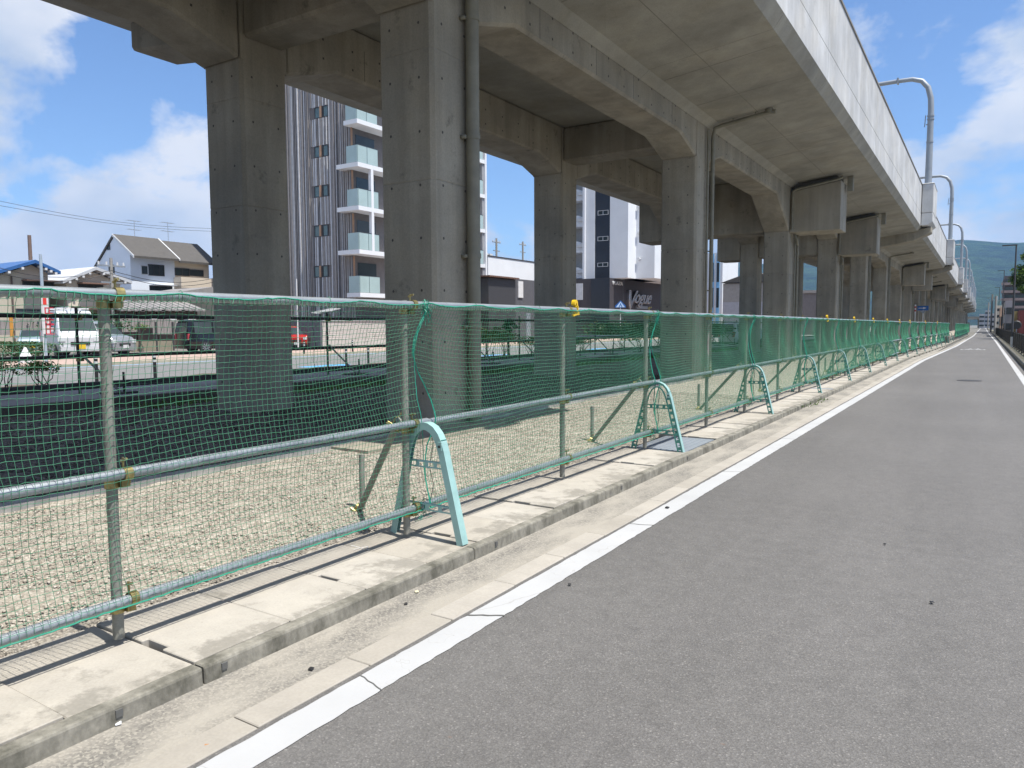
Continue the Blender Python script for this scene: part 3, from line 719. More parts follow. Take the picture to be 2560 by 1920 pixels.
# clamp prototype (local: post axis z, rail axis y at x=+0.0486)
m_ = MB()
def cyl_ring(m_, c, ax, r0, r1, h, n_=12):
    rings = []
    for rr, hh in ((r0, -h), (r1, -h), (r1, h), (r0, h)):
        L_ = []
        for k in range(n_):
            a = 2*math.pi*k/n_; u, v = rr*math.cos(a), rr*math.sin(a)
            L_.append((c[0]+u, c[1]+v, c[2]+hh) if ax == 'z' else (c[0]+u, c[1]+hh, c[2]+v))
        rings.append(L_)
    rings.append(rings[0]); m_.loft(rings, caps=False)
cyl_ring(m_, (0, 0, -0.045), 'z', 0.0255, 0.0315, 0.018); cyl_ring(m_, (0.0486, 0.045, 0), 'y', 0.0255, 0.0315, 0.018)
m_.box(0.004, 0.045, 0.022, 0.062, -0.062, -0.028); m_.box(-0.006, 0.006, 0.025, 0.085, -0.055, -0.035)
m_.tube([(0.02, 0.045, 0.02), (0.02, 0.045, 0.072)], 0.006, 6); m_.tube([(0.005, 0.045, 0.055), (0.05, 0.045, 0.068)], 0.007, 6); m_.tube([(-0.03, 0.03, -0.045), (-0.03, 0.075, -0.045)], 0.007, 6)
CL = m_.build('clamp', M['zinc'], wc=False); CLmesh = CL
COL.objects.unlink(CL)
FENCE = make_fence(-6.5, 76.3, FRAMES, 'near run of pipe fence hung with green netting beside the kerb', True)
FENCE2 = make_fence(89.1, 158, FRAMES2, 'far run of green netted pipe fence beyond the gap', False)

# ------------------------------------------------------------------ teal barrier stands
def stand_path(s=1):
    pts = [(0.315, 0.0), (0.29, 0.10), (0.255, 0.24), (0.20, 0.46), (0.165, 0.60), (0.145, 0.66), (0.115, 0.715), (0.075, 0.757), (0.03, 0.778), (0.0, 0.782)]
    return pts
WEB = []
def make_stand(kind):
    t = thing('barrier_stand', '', 'barrier stand', (0, 0, 0), 'teal barrier stands under the netted fence')
    pts = stand_path(); full = pts+[(-x, z) for x, z in pts[-2::-1]]
    hw = 0.031
    rings = []
    def nrm(i):
        a = Vector(full[max(0, i-1)]); b = Vector(full[min(len(full)-1, i+1)]); d = (b-a).normalized(); return Vector((d.y, -d.x))*-1
    for half, nm in ((0, 'front_leg'), (1, 'rear_leg')):
        idx = range(0, len(pts)) if half == 0 else range(len(pts)-1, len(full))
        m_ = MB(); R_ = []
        for i in idx:
            p = Vector(full[i]); n_ = nrm(i); n_ = n_ if (n_.dot(p-Vector((0, 0.3))) > 0) else -n_
            o_ = p; q_ = p-n_*0.005
            R_.append([(o_.x, -hw, o_.y), (o_.x, hw, o_.y), (q_.x, hw, q_.y), (q_.x, -hw, q_.y)])
        m_.loft(R_)
        # side webs (with holes approximated by separate plates on later stands)
        W = 0.050
        if kind == 'holed':
            wb = MB()
            def off_(i):
                p = Vector(full[i]); n_ = nrm(i); n_ = n_ if (n_.dot(p-Vector((0, 0.3))) > 0) else -n_; return p, n_
            for d0, d1 in ((0.0052, 0.020), (0.050, 0.066)):
                R_ = []
                for i in idx:
                    p, n_ = off_(i); a = p-n_*d0; b = p-n_*d1
                    R_.append([(a.x, -hw, a.y), (a.x, -hw+0.004, a.y), (b.x, -hw+0.004, b.y), (b.x, -hw, b.y)])
                wb.loft(R_)
            sg_ = 1 if half == 0 else -1
            for k in range(8):
                z = 0.02+0.080*k; x = (0.315-(0.315-0.165)*(z/0.60))*sg_
                wb.box(min(x-sg_*0.018, x-sg_*0.054), max(x-sg_*0.018, x-sg_*0.054), -hw+0.0005, -hw+0.0035, z, z+0.034)
            WEB.append(wb)
        for ysd in (((-hw, -hw+0.004), (hw-0.004, hw)) if kind == 'plain' else ()):
            R_ = []
            for i in idx:
                p = Vector(full[i]); n_ = nrm(i); n_ = n_ if (n_.dot(p-Vector((0, 0.3))) > 0) else -n_
                a = p-n_*0.0052; b = p-n_*(W if ysd[0] < 0 else 0.030)
                R_.append([(a.x, ysd[0], a.y), (a.x, ysd[1], a.y), (b.x, ysd[1], b.y), (b.x, ysd[0], b.y)])
            m_.loft(R_)
        leg = m_.build(nm, M['teal'], t, wc=False)
        if WEB: WEB.pop().build('web', M['teal_shaded'], leg, wc=False)
        # ribs
        m_ = MB(); sgn = 1 if half == 0 else -1
        for k in range(9):
            z = 0.07+0.075*k; x = (0.315-(0.315-0.165)*(z/0.60))*sgn
            m_.box(min(x, x-sgn*0.034)+sgn*-0.006, max(x, x-sgn*0.034)-sgn*0.004, -hw+0.004, hw-0.004, z, z+0.004)
        m_.build('rib', M['teal_shaded'], leg, wc=False)
    # bolt on front leg
    MB().box(0.118, 0.150, -hw-0.006, -hw, 0.605, 0.66).build('bolt_plate', M['teal'], t, wc=False)
    MB().tube([(0.134, -hw-0.012, 0.632), (0.134, -hw-0.004, 0.632)], 0.009, 8).build('bolt', M['black'], t, wc=False)
    for z, nm in ((0.185, 'cross_bar'), (0.475, 'cross_bar')):
        hwid = (0.315-(0.315-0.165)*(z/0.60))-0.03
        m_ = MB(); h = 0.046
        m_.box(-hwid, hwid, -0.012, -0.008, z, z+0.010); m_.box(-hwid, hwid, -0.012, -0.008, z+h-0.010, z+h)
        m_.box(-hwid, hwid, -0.008, 0.014, z+h-0.004, z+h-0.0005)
        nb = 5
        for k in range(nb): x = -hwid+(2*hwid-0.03)*k/(nb-1); m_.box(x, x+0.03, -0.0118, -0.0082, z+0.010, z+h-0.010)
        m_.build(nm, M['teal'] if kind == 'plain' else M['teal_shaded'], t, wc=False)
    return t
protoA = make_stand('plain'); protoB = make_stand('holed')
xs = -3.17
for i, f_ in enumerate(FRAMES):
    if i == 0: t = protoA; t['label'] = 'nearest teal A-shaped steel stand with plain legs and bolt plate'
    else:
        t = protoB if i == 1 else copy_tree(protoB)
        t['label'] = ('%s teal A-shaped stand along the fence counting from the camera' % ORD[i]) if i < 18 else ''
        if i == 1: t['label'] = 'second teal A-shaped stand, straddling the grey steel plate'
    t.scale = (1.02, 1.0, 1.02); t.location = (xs+fx(f_), f_-0.02 if i else 3.90, 0.079); t.rotation_euler = (0, 0, rnd.uniform(-0.03, 0.03))
for i, f_ in enumerate(FRAMES2[:9]):
    t = copy_tree(protoB); t.location = (xs+fx(f_), f_, 0.079); t['label'] = '%s tiny teal stand under the far fence run beyond the gap' % ORD[i]
# yellow pipe hooks on the top rail
def hook(y, label):
    t = thing('yellow_hook', label, 'hook', (RX, y, 1.70), 'yellow plastic hooks on the fence top rail')
    arc = []
    outer = [(0.0+0.052*math.cos(a), 0.065*math.sin(a)) for a in [math.radians(q) for q in range(-70, 191, 20)]]
    inner = [(0.0+0.020*math.cos(a), 0.026*math.sin(a)-0.004) for a in [math.radians(q) for q in range(190, -71, -20)]]
    # crescent
    m_ = MB(); poly = [(p[0]*0.9-0.01, p[1]+0.035) for p in outer+inner]
    n_ = len(poly); h_ = len(outer)
    vs_ = [(0.028, p[0], p[1]) for p in poly]+[(-0.028, p[0], p[1]) for p in poly]; fs = []
    for i in range(h_-1): fs.append((i, i+1, n_-2-i, n_-1-i)); fs.append((n_+i, n_+n_-1-i, n_+n_-2-i, n_+i+1))
    for i in range(n_): fs.append((i, n_+i, n_+(i+1) % n_, (i+1) % n_))
    m_.add(vs_, fs); m_.build('crescent', M['yellow'], t, wc=False)
    m_ = MB(); m_.box(-0.02, 0.05, -0.03, 0.035, -0.105, -0.045); m_.prism([(-0.13, -0.125), (0.03, -0.095), (0.03, -0.075), (-0.13, -0.10)], 0.02, 0.05, 'x'); m_.box(0.03, 0.045, 0.0, 0.02, -0.05, 0.02)
    m_.build('jaw', M['yellow'], t, wc=False)
    t.scale = (0.70, 0.70, 0.70)
    return t
hk = hook(6.22, 'nearest yellow plastic hook on the top rail, in front of the black building')
for i, y in enumerate([19.5, 24.0, 28.5, 32.9, 37.6, 41.9, 50.5, 59.8]):
    t = copy_tree(hk); t.location = (RX+fx(y), y, 1.70); t.scale = (0.75, 0.75, 0.75)
    t['label'] = ['second yellow hook along the fence top rail', 'third yellow hook along the fence top rail', 'fourth yellow hook along the fence top rail'][i] if i < 3 else '%s yellow hook along the fence top rail, tiny' % ORD[i+1]

# ------------------------------------------------------------------ far side of the viaduct: pavement, road, second fence
M['pave'] = simple('grey_paving', (0.26, 0.245, 0.24), 0.85, fine=0.15)
M['far_asphalt'] = simple('pale_street_asphalt', (0.17, 0.17, 0.168), 0.9, fine=0.12)
M['brick'] = simple('pink_brick_paving', (0.42, 0.31, 0.26), 0.85, var=0.2, sc=6, fine=0.2)
M['tan'] = simple('tan_paving', (0.42, 0.36, 0.26), 0.85, fine=0.15)
struct('yard_edge_kerb', MB().box(-14.08, -13.9, -12, 300, -0.05, 0.20), simple('shaded_edge', (0.11, 0.10, 0.085), 0.9))  # shade under the viaduct put into the kerb's dark colour
struct('viaduct_pavement', MB().box(-17.6, -14.082, -12, 300, -0.05, 0.15), M['pave'])
struct('planter_kerb', MB().box(-17.76, -17.602, -12, 300, -0.05, 0.26), simple('dark_planter_edge', (0.07, 0.07, 0.068), 0.9))
struct('planter_soil', bumpy(-19.0, -17.76, -12, 300, 3, 260, 0.13, 0.08, 8), simple('soil', (0.10, 0.08, 0.055), 0.95, fine=0.3))
struct('street', MB().box(-30.2, -19.0, -60, 420, -0.3, 0.0), M['far_asphalt'])
struct('street_kerb', MB().box(-30.4, -30.2, -60, 420, -0.3, 0.13), M['tan'])
struct('street_pavement', MB().box(-35.6, -30.402, -60, 420, -0.3, 0.12), M['brick'])
struct('building_plots', MB().box(-140, -35.602, -60, 420, -0.3, 0.10), simple('plot_ground', (0.20, 0.19, 0.175), 0.9, fine=0.2))
lm = MB()
for y in range(-20, 200, 10): lm.box(-28.35, -28.2, y, y+5, -0.1, 0.006)
lm.box(-26.0, -25.87, -20, 14, -0.1, 0.006); lm.box(-19.5, -19.35, -20, 300, -0.1, 0.006); lm.box(-29.9, -29.75, -20, 300, -0.1, 0.006)
o = lm.build('lane_markings', M['paint']); o['kind'] = 'structure'
bm_ = MB()
for y in (19.6, 31.5, 44.0):
    bm_.prism([(-22.3, y), (-21.7, y), (-21.7, y+1.6), (-21.4, y+1.6), (-22.0, y+2.6), (-22.6, y+1.6), (-22.3, y+1.6)], -0.1, 0.006, 'z')
bm_.box(-30.15, -30.0, 10, 160, -0.1, 0.006)
o = bm_.build('blue_lane_markings', M['blue_paint']); o['kind'] = 'structure'
# second pipe fence
F2 = thing('pipe_fence', 'dark steel pipe fence on the pavement on the far side of the viaduct', 'fence', (-16.0, 20, 0.15))
pst = MB().tube([(0, 0, 0.0), (0, 0, 1.80)], 0.03, 8).build('post', M['rustpipe'], F2, smooth=True, wc=False)
for i in range(0, 22):
    y = -5.8+3.5*i; o = pst if i == 0 else inst(pst, 'post', F2); o.location = (0, y-20, 0)
    MB().tube([(-15.95, y, 1.02), (-15.35, y+0.5, 0.18)], 0.026, 6).build('brace', M['post'], F2, smooth=True)
    MB().tube([(-15.3, y+0.55, 0.0), (-15.3, y+0.55, 0.6)], 0.026, 6).build('stake', M['rustpipe'], F2, smooth=True)
    for z in (1.78, 0.92):
        c = inst(CL, 'clamp', F2); c.location = (0, y-20, z-0.15); c.scale = (1.4, 1.4, 1.4)
    MB().box(-15.62, -15.1, y+0.2, y+0.75, 0.15, 0.19).build('foot_plate', M['rustpipe'], F2)
for z, nm in ((1.78, 'top_rail'), (0.95, 'middle_rail'), (0.27, 'bottom_rail')):
    for a in range(-8, 70, 13): MB().tube([(-15.94, a, z+rnd.uniform(-.02, .02)), (-15.94, a+13, z+rnd.uniform(-.02, .02))], 0.042 if z > 0.5 else 0.02, 8).build(nm, M['rustpipe'], F2, smooth=True)
for y in (14.6, 18.9, 13.2):
    m_ = MB(); r_ = random.Random(int(y)); m_.tube([(-15.9+r_.uniform(-.03, .03), y+0.05*math.sin(z*7), z) for z in [1.78-0.12*k for k in range(13)]], 0.008, 4); m_.build('hanging_rope', M['black'], F2)
# leaves
def leaf_cloud(name, m, parent, pts, size, seed, k=2.0, flat=0.5):
    rs = np.random.RandomState(seed); n_ = len(pts); pts = np.asarray(pts, float)
    nrm_ = rs.randn(n_, 3); nrm_[:, 2] = np.abs(nrm_[:, 2])+flat; nrm_ /= np.linalg.norm(nrm_, axis=1)[:, None]
    a = np.cross(nrm_, rs.randn(n_, 3)); a /= np.linalg.norm(a, axis=1)[:, None]; b = np.cross(nrm_, a)
    s = size*(0.6+0.8*rs.rand(n_))[:, None]
    v = np.stack([pts-a*s, pts+b*s*0.5-a*s*0.1, pts+a*s, pts-b*s*0.5-a*s*0.1], 1).reshape(-1, 3)
    f = np.arange(n_*4).reshape(-1, 4)
    return np_mesh(name, v, f, m, parent)
def leaf_mat(name, c1, c2):
    n = N(name); ge = n.new('ShaderNodeNewGeometry'); col = n.mix(ge.outputs['Random Per Island'], c1, c2)
    col = n.mix(1, col, n.ramp(n.noise(1.2, 4), [(0.3, 0.7), (0.7, 1.2)]), 'MULTIPLY')
    n.done(col, 0.6); 
    try: n.b.inputs['Transmission Weight'].default_value = 0.0; n.b.inputs['Subsurface Weight'].default_value = 0.0
    except Exception: pass
    tr = n.new('ShaderNodeBsdfTranslucent'); n.link(col, tr.inputs[0]); mxs = n.new('ShaderNodeMixShader'); mxs.inputs[0].default_value = 0.3
    out = [x for x in n.t.nodes if x.type == 'OUTPUT_MATERIAL'][0]
    n.link(n.b.outputs[0], mxs.inputs[1]); n.link(tr.outputs[0], mxs.inputs[2]); n.link(mxs.outputs[0], out.inputs[0]); return n.m
M['leaf'] = leaf_mat('shrub_leaf', (0.045, 0.11, 0.018), (0.14, 0.21, 0.035))
M['leaf_dark'] = leaf_mat('dark_leaf', (0.020, 0.055, 0.015), (0.055, 0.11, 0.03))
M['leaf_tree'] = leaf_mat('tree_leaf', (0.03, 0.075, 0.015), (0.13, 0.21, 0.04))
M['bark'] = simple('bark', (0.10, 0.08, 0.06), 0.95, fine=0.3)
def shrub(x, y, z, w, h, label, seed, mat_='leaf', group=None, n_=900, leaf=0.03):
    rs = np.random.RandomState(seed)
    t = thing('shrub', label, 'shrub', (x, y, z), group)
    m_ = MB(); ends = []
    for k in range(9):
        a = rs.rand()*6.28; r_ = w*0.42*rs.rand(); e = (x+r_*math.cos(a), y+r_*math.sin(a)*1.2, z+h*(0.55+0.3*rs.rand()))
        m_.tube([(x+rs.randn()*0.05*w, y+rs.randn()*0.12*w, z-0.03), (x+0.4*(e[0]-x)+rs.randn()*0.03, y+0.5*(e[1]-y)+rs.randn()*0.03, z+h*0.3), e], [0.014, 0.010, 0.005], 5); ends.append(e)
    m_.build('stem', M['bark'], t)['kind'] = 'stuff'
    c = [(x+rs.randn()*w*0.24, y+rs.randn()*w*0.30, z+h*(0.62+0.2*rs.rand())) for _ in range(12)]
    p = []
    for k in range(n_):
        q = c[rs.randint(12)]; d = rs.randn(3); d /= np.linalg.norm(d); rr = (0.75+0.35*rs.rand())*0.19*w
        pz = q[2]+d[2]*rr*0.8
        if pz > z+h: pz = z+h-rs.rand()*0.05
        p.append((q[0]+d[0]*rr*1.2, q[1]+d[1]*rr*1.3, pz))
    leaf_cloud('foliage', M[mat_], t, p, leaf, seed)['kind'] = 'stuff'
    return t
g_ = 'clipped shrubs in the planter beside the street'
for i, (y, w, h) in enumerate([(3.6, 1.2, .78), (4.7, 1.2, .85), (5.8, 1.25, .80), (6.8, 1.2, .86), (7.7, 1.0, .74), (8.5, .7, .62)]):
    shrub(-18.2, y, 0.18, w, h, 'clipped planter shrub at the left edge, %s' % ['outermost', 'next to the outermost', 'with tall dense top', 'leafy and full', 'thinning, beside the end one', 'sparse last one by the open gap'][i], 20+i, group=g_)
for i, (y, w, h) in enumerate([(24.2, 1.3, 1.35), (25.4, 1.3, 1.25), (26.6, 1.4, 1.45), (28.0, 1.3, 1.2), (30.3, 1.3, .95), (31.6, 1.3, .85), (33.0, 1.3, .85), (34.4, 1.3, .8), (35.8, 1.3, .85)]):
    shrub(-18.2, y, 0.18, w, h, 'green planter shrub between the first and second viaduct columns, %s' % ['leftmost and tall', 'second from the left', 'tallest rounded one', 'right of the tallest', 'first of the low row', 'second of the low row', 'third of the low row', 'fourth of the low row', 'last of the low row'][i], 40+i, group=g_, n_=1200, leaf=0.04)
for i, y in enumerate([40, 43, 46, 49, 52, 55, 58, 61]):
    shrub(-18.0, y, 0.18, 3.0, 1.5, 'dense dark hedge bush seen low between far columns, %s' % ['nearest', 'second', 'third', 'fourth', 'fifth', 'sixth', 'seventh', 'farthest'][i], 60+i, 'leaf_dark', 'hedge bushes beyond the second column', 1800, 0.09)
shrub(-17.2, 26.8, 0.15, 0.5, 2.0, 'narrow dark cypress-like bush standing before the green shrubs', 90, 'leaf_dark', None, 700, 0.05)
# weeds
def weeds(name, n_, xr, yr, z, h, seed, label, m='leaf'):
    rs = np.random.RandomState(seed); x = xr[0]+(xr[1]-xr[0])*rs.rand(n_); y = yr[0]+(yr[1]-yr[0])*rs.rand(n_); a = rs.rand(n_)*6.28; hh = h*(0.3+rs.rand(n_))
    w = 0.006+0.01*rs.rand(n_)
    dx, dy = np.cos(a)*w, np.sin(a)*w; lx, ly = rs.randn(n_)*hh*0.4, rs.randn(n_)*hh*0.4
    v = np.stack([np.stack([x-dx, y-dy, 0*x+z], 1), np.stack([x+dx, y+dy, 0*x+z], 1), np.stack([x+lx, y+ly, z+hh], 1)], 1).reshape(-1, 3)
    return tag(np_mesh(name, v, np.arange(3*n_).reshape(-1, 3), M[m]), label, 'weeds', kind='stuff')
weeds('weeds', 9000, (-13.9, -12.9), (8, 60), 0.02, 0.10, 3, 'low green weeds along the far edge of the dark gravel')
weeds('kerb_weeds', 110, (-3.0, -2.6), (14.2, 16.0), 0.02, 0.045, 4, 'thin yellow green weeds growing at the kerb by the slabs')
weeds('kerb_weeds_far', 3000, (-3.9, -3.45), (20, 70), 0.03, 0.16, 6, 'yellow green grass under the far part of the netted fence')
# flexible delineator posts with reflective bands
def delin(x, y, label, h=0.8):
    t = thing('lane_post', label, 'bollard', (x, y, 0), 'striped flexible lane posts')
    MB().tube([(x, y, 0), (x, y, h)], 0.045, 10).build('tube', M['black'], t, smooth=True)
    MB().tube([(x, y, 0), (x, y, 0.04)], 0.12, 10).build('base', M['black'], t)
    for z in (h*0.70, h*0.86): MB().tube([(x, y, z), (x, y, z+0.06)], 0.048, 10).build('reflective_band', M['white'], t, smooth=True)
for x, y, l in [(-20.48, 10.96, 'left striped lane post beside the nearest netted post'), (-19.9, 12.3, 'striped lane post just right of the nearest netted post'), (-20.63, 20.55, 'striped lane post right of the leftmost column, left of the pair'), (-20.76, 21.9, 'striped lane post right of the leftmost column, right of the pair'),
                (-30.6, 27.4, 'far striped post at the street edge before the dark wall'), (-30.6, 31.0, 'far striped post at the street edge before the pale slatted wall')]: delin(x, y, l)
# handrail by the right hedge
t = thing('handrail', 'pale pipe handrail above the low shrubs left of the second column', 'handrail', (-17.0, 30, 0.15))
MB().tube([(-17.0, 28.6, 1.02), (-17.0, 39, 1.02)], 0.03, 8).build('rail', M['white'], t, smooth=True)
for y in (28.7, 31.4, 34.2, 37): MB().tube([(-17.0, y, 0.1), (-17.0, y, 1.0)], 0.025, 6).build('post', M['rustpipe'], t, smooth=True)

# ------------------------------------------------------------------ buildings
def wmat(name, c, rough=0.8, **k): return simple(name, c, rough, **dict(dict(var=0.05, sc=0.6), **k))
W_beige = wmat('beige_render', (0.46, 0.42, 0.34)); W_cream = wmat('cream_render', (0.60, 0.52, 0.42)); W_pale = wmat('pale_grey_render', (0.70, 0.75, 0.82)); W_white = wmat('white_render', (0.70, 0.72, 0.75)); W_dark = wmat('charcoal_cladding', (0.045, 0.045, 0.05), 0.6)
W_roof = simple('dark_slate_roof', (0.085, 0.08, 0.075), 0.75, fine=0.2); W_blue = simple('blue_metal_roof', (0.03, 0.11, 0.30), 0.45); W_tile = simple('grey_roof_tile', (0.26, 0.25, 0.245), 0.7, fine=0.25); W_ltile = simple('light_roof', (0.48, 0.50, 0.53), 0.6)
W_frame = simple('dark_frame', (0.05, 0.05, 0.055), 0.5); W_fence = simple('grey_corrugated', (0.30, 0.27, 0.26), 0.7, fine=0.1)
def window_x(parent, X, y0, y1, z0, z1, panes=2, frame=None):   # in a wall facing +X at X
    f = MB(); t_ = 0.05
    f.box(X, X+0.06, y0, y1, z0, z0+t_); f.box(X, X+0.06, y0, y1, z1-t_, z1); f.box(X, X+0.06, y0, y0+t_, z0+t_, z1-t_); f.box(X, X+0.06, y1-t_, y1, z0+t_, z1-t_)
    for k in range(1, panes): yy = y0+(y1-y0)*k/panes; f.box(X, X+0.05, yy-0.025, yy+0.025, z0+t_, z1-t_)
    w = f.build('window', frame or W_frame, parent); w['kind'] = 'part'; del w['kind']
    MB().box(X, X+0.02, y0+t_, y1-t_, z0+t_, z1-t_).build('pane', M['glass'], w); return w
def window_y(parent, Y, x0, x1, z0, z1, panes=2, frame=None, glass=None):   # in a wall facing -Y
    f = MB(); t_ = 0.05
    f.box(x0, x1, Y-0.06, Y, z0, z0+t_); f.box(x0, x1, Y-0.06, Y, z1-t_, z1); f.box(x0, x0+t_, Y-0.06, Y, z0+t_, z1-t_); f.box(x1-t_, x1, Y-0.06, Y, z0+t_, z1-t_)
    for k in range(1, panes): xx = x0+(x1-x0)*k/panes; f.box(xx-0.03, xx+0.03, Y-0.05, Y, z0+t_, z1-t_)
    w = f.build('window', frame or W_frame, parent)
    MB().box(x0+t_, x1-t_, Y-0.02, Y, z0+t_, z1-t_).build('pane', glass or M['glass'], w); return w
# --- tall house with dark roof (pale half and cream half)
Yc = 33.0; Xc = at_y(332, 800, Yc).x
xl = at_y(240, 700, Yc).x; zr = at_y(285, 593, Yc).z; ze = at_x(332, 636, Xc).z; xr_ = at_y(285, 600, Yc).x
ym = at_x(438, 700, Xc).y; yr = at_x(523, 700, Xc).y
H = thing('tall_house', 'tall two-storey house with dark roof, pale blue left half and cream right half', 'house', (Xc-4, (Yc+yr)/2, 0.1))
zl = ze-0.9
MB().prism([(xl, 0.1), (Xc, 0.1), (Xc, ze), (xr_, zr), (xl, zl)], Yc, ym-0.003, 'y').build('pale_wall', W_pale, H)
MB().prism([(xl, 0.1), (Xc, 0.1), (Xc, ze-0.2), (xr_, zr-0.25), (xl, zl-0.2)], ym, yr, 'y').build('cream_wall', W_cream, H)
for a, b, dz in ((Yc-0.10, ym, 0.0), (ym+0.003, yr+0.45, -0.12)):
    MB().prism([(xr_, zr+0.05+dz), (Xc+0.7, ze-0.42+dz+0.1), (Xc+0.7, ze-0.24+dz+0.1), (xr_, zr+0.25+dz)], a, b, 'y').build('front_roof_slope', W_roof, H)
    MB().prism([(xr_-0.002, zr+0.05+dz), (xl-0.5, zl-0.35+dz), (xl-0.5, zl-0.17+dz), (xr_-0.002, zr+0.25+dz)], a, b, 'y').build('rear_roof_slope', W_roof, H)
MB().prism([(xr_, zr+0.26), (Xc+0.72, ze-0.13), (Xc+0.72, ze-0.33), (xr_, zr+0.06)], Yc-0.15, Yc-0.102, 'y').build('barge_board', M['white'], H)
MB().prism([(xr_, zr+0.27), (Xc+0.72, ze-0.12), (Xc+0.72, ze-0.25), (xr_, zr+0.10)], ym-0.04, ym+0.06, 'y').build('barge_board', M['white'], H)
P = lambda px, py: at_x(px, py, Xc)
window_x(H, Xc, P(358, 0).y, P(376, 0).y, P(365, 687).z, P(365, 664).z, 1, M['white'])
window_x(H, Xc, P(376, 0).y, P(416, 0).y, P(395, 690).z, P(395, 662).z, 3)
window_x(H, Xc, P(442, 0).y, P(478, 0).y, P(460, 690).z, P(460, 671).z, 2)
window_x(H, Xc, P(478, 0).y, P(513, 0).y, P(495, 691).z, P(495, 675).z, 1)
window_x(H, Xc, P(378, 0).y, P(434, 0).y, P(405, 760).z, P(405, 716).z, 2)
m_ = MB().box(Xc, Xc+0.7, P(377, 0).y, P(435, 0).y, P(405, 715).z, P(405, 713).z); m_.build('awning', W_ltile, H)
MB().box(Xc+0.0, Xc+1.0, P(439, 0).y, P(532, 0).y, P(480, 722).z, P(480, 696).z).build('balcony', W_cream, H)
Q = lambda px, py: at_y(px, py, Yc)
window_y(H, Yc, Q(278, 0).x, Q(285, 0).x, Q(281, 624).z, Q(281, 610).z, 1)
window_y(H, Yc, Q(280, 0).x, Q(293, 0).x, Q(286, 688).z, Q(286, 662).z, 1)
MB().tube([(xl+0.1, Yc-0.12, zl-0.4), (xl+0.5, Yc-0.12, zl-0.9), (xl+0.5, Yc-0.12, 0.3)], 0.05, 6).build('downpipe', M['white'], H)
def antenna(px, py0, py1, X, label):
    b = at_x(px, py1, X); tp = at_x(px, py0, X)
    t = thing('roof_antenna', label, 'antenna', (b.x, b.y, b.z-0.2), 'television antennas on the roofs')
    MB().tube([(b.x, b.y, b.z-0.6), (b.x, b.y, tp.z)], 0.02, 5).build('mast', M['steel'], t)
    m_ = MB()
    for z in (tp.z-0.05, tp.z-0.75):
        m_.tube([(b.x, b.y-0.6, z), (b.x, b.y+0.5, z)], 0.014, 4)
        for k in range(6): m_.tube([(b.x-0.3, b.y-0.55+0.2*k, z), (b.x+0.3, b.y-0.55+0.2*k, z)], 0.009, 4)
    m_.build('aerial', M['steel'], t)['kind'] = 'stuff'
antenna(337, 551, 594, xr_, 'television antenna above the pale half of the tall house roof'); antenna(421, 556, 603, xr_, 'television antenna above the cream half of the tall house roof')
# --- gabled low houses
def gable_x(name, label, X, pl, pr_, pk, pyk, pyl, pyr, wallm, roofm, depth, over=0.5):
    yl = at_x(pl, 800, X).y; yR = at_x(pr_, 800, X).y; yk = at_x(pk, 800, X).y
    zk = at_x(pk, pyk, X).z; zL = at_x(pl, pyl, X).z; zR = at_x(pr_, pyr, X).z
    H = thing(name, label, 'house', (X-depth/2, (yl+yR)/2, 0.1))
    MB().prism([(yl+over, 0.1), (yR-over, 0.1), (yR-over, zR-0.15), (yk, zk-0.3), (yl+over, zL-0.15)], X-depth, X, 'x').build('wall', wallm, H)
    MB().prism([(yl, zL-0.2), (yl, zL), (yk, zk), (yk, zk-0.2)], X-depth-0.4, X+0.6, 'x').build('left_roof_slope', roofm, H)
    MB().prism([(yR, zR-0.2), (yR, zR), (yk+0.002, zk), (yk+0.002, zk-0.2)], X-depth-0.4, X+0.6, 'x').build('right_roof_slope', roofm, H)
    for k in range(1, 5):
        for s, (ya, za) in enumerate(((yl, zL), (yR, zR))):
            f_ = k/5; y = yk+(ya-yk)*f_; z = zk+(za-zk)*f_-0.26
            MB().box(X+0.3, X+0.62, y-0.07, y+0.07, z-0.10, z+0.04).build('purlin_end', M['white'], H)
    return H, (yl, yR, zL, zR, zk)
HA, a_ = gable_x('blue_roofed_house', 'beige house with blue metal roof at the left edge', -50.0, -90, 146, 85, 651, 700, 679, W_beige, W_blue, 12)
P = lambda px, py: at_x(px, py, -50.0)
window_x(HA, -50.0, P(62, 0).y, P(140, 0).y, P(100, 716).z, P(100, 704).z, 3)
MB().box(-50, -49.3, P(60, 0).y, P(141, 0).y, P(100, 704).z, P(100, 701).z).build('window_hood', simple('brown_hood', (0.16, 0.09, 0.07)), HA)
window_x(HA, -50.0, P(42, 0).y, P(140, 0).y, P(90, 790).z, P(90, 772).z, 4)
MB().tube([(-49.9, P(34, 0).y, 0.2), (-49.9, P(34, 0).y, P(34, 690).z)], 0.05, 6).build('downpipe', simple('brown_pipe', (0.12, 0.09, 0.08)), HA)
HB, b_ = gable_x('cream_gabled_house', 'small cream gabled house left of the tall house', -50.0, 150, 322, 235, 668, 702, 703, wmat('light_cream', (0.60, 0.55, 0.46)), W_ltile, 10)
window_x(HB, -50.0, P(200, 0).y, P(262, 0).y, P(230, 722).z, P(230, 712).z, 2)
MB().box(-50, -49.3, P(198, 0).y, P(264, 0).y, P(230, 711).z, P(230, 708).z).build('window_hood', simple('brown_hood2', (0.20, 0.12, 0.09)), HB)
MB().box(-50, -48.8, P(180, 0).y, P(262, 0).y, P(230, 775).z, P(230, 767).z).build('porch_roof', simple('brown_porch', (0.16, 0.12, 0.10)), HB)
window_x(HB, -50.0, P(190, 0).y, P(255, 0).y, P(230, 830).z, P(230, 785).z, 3)
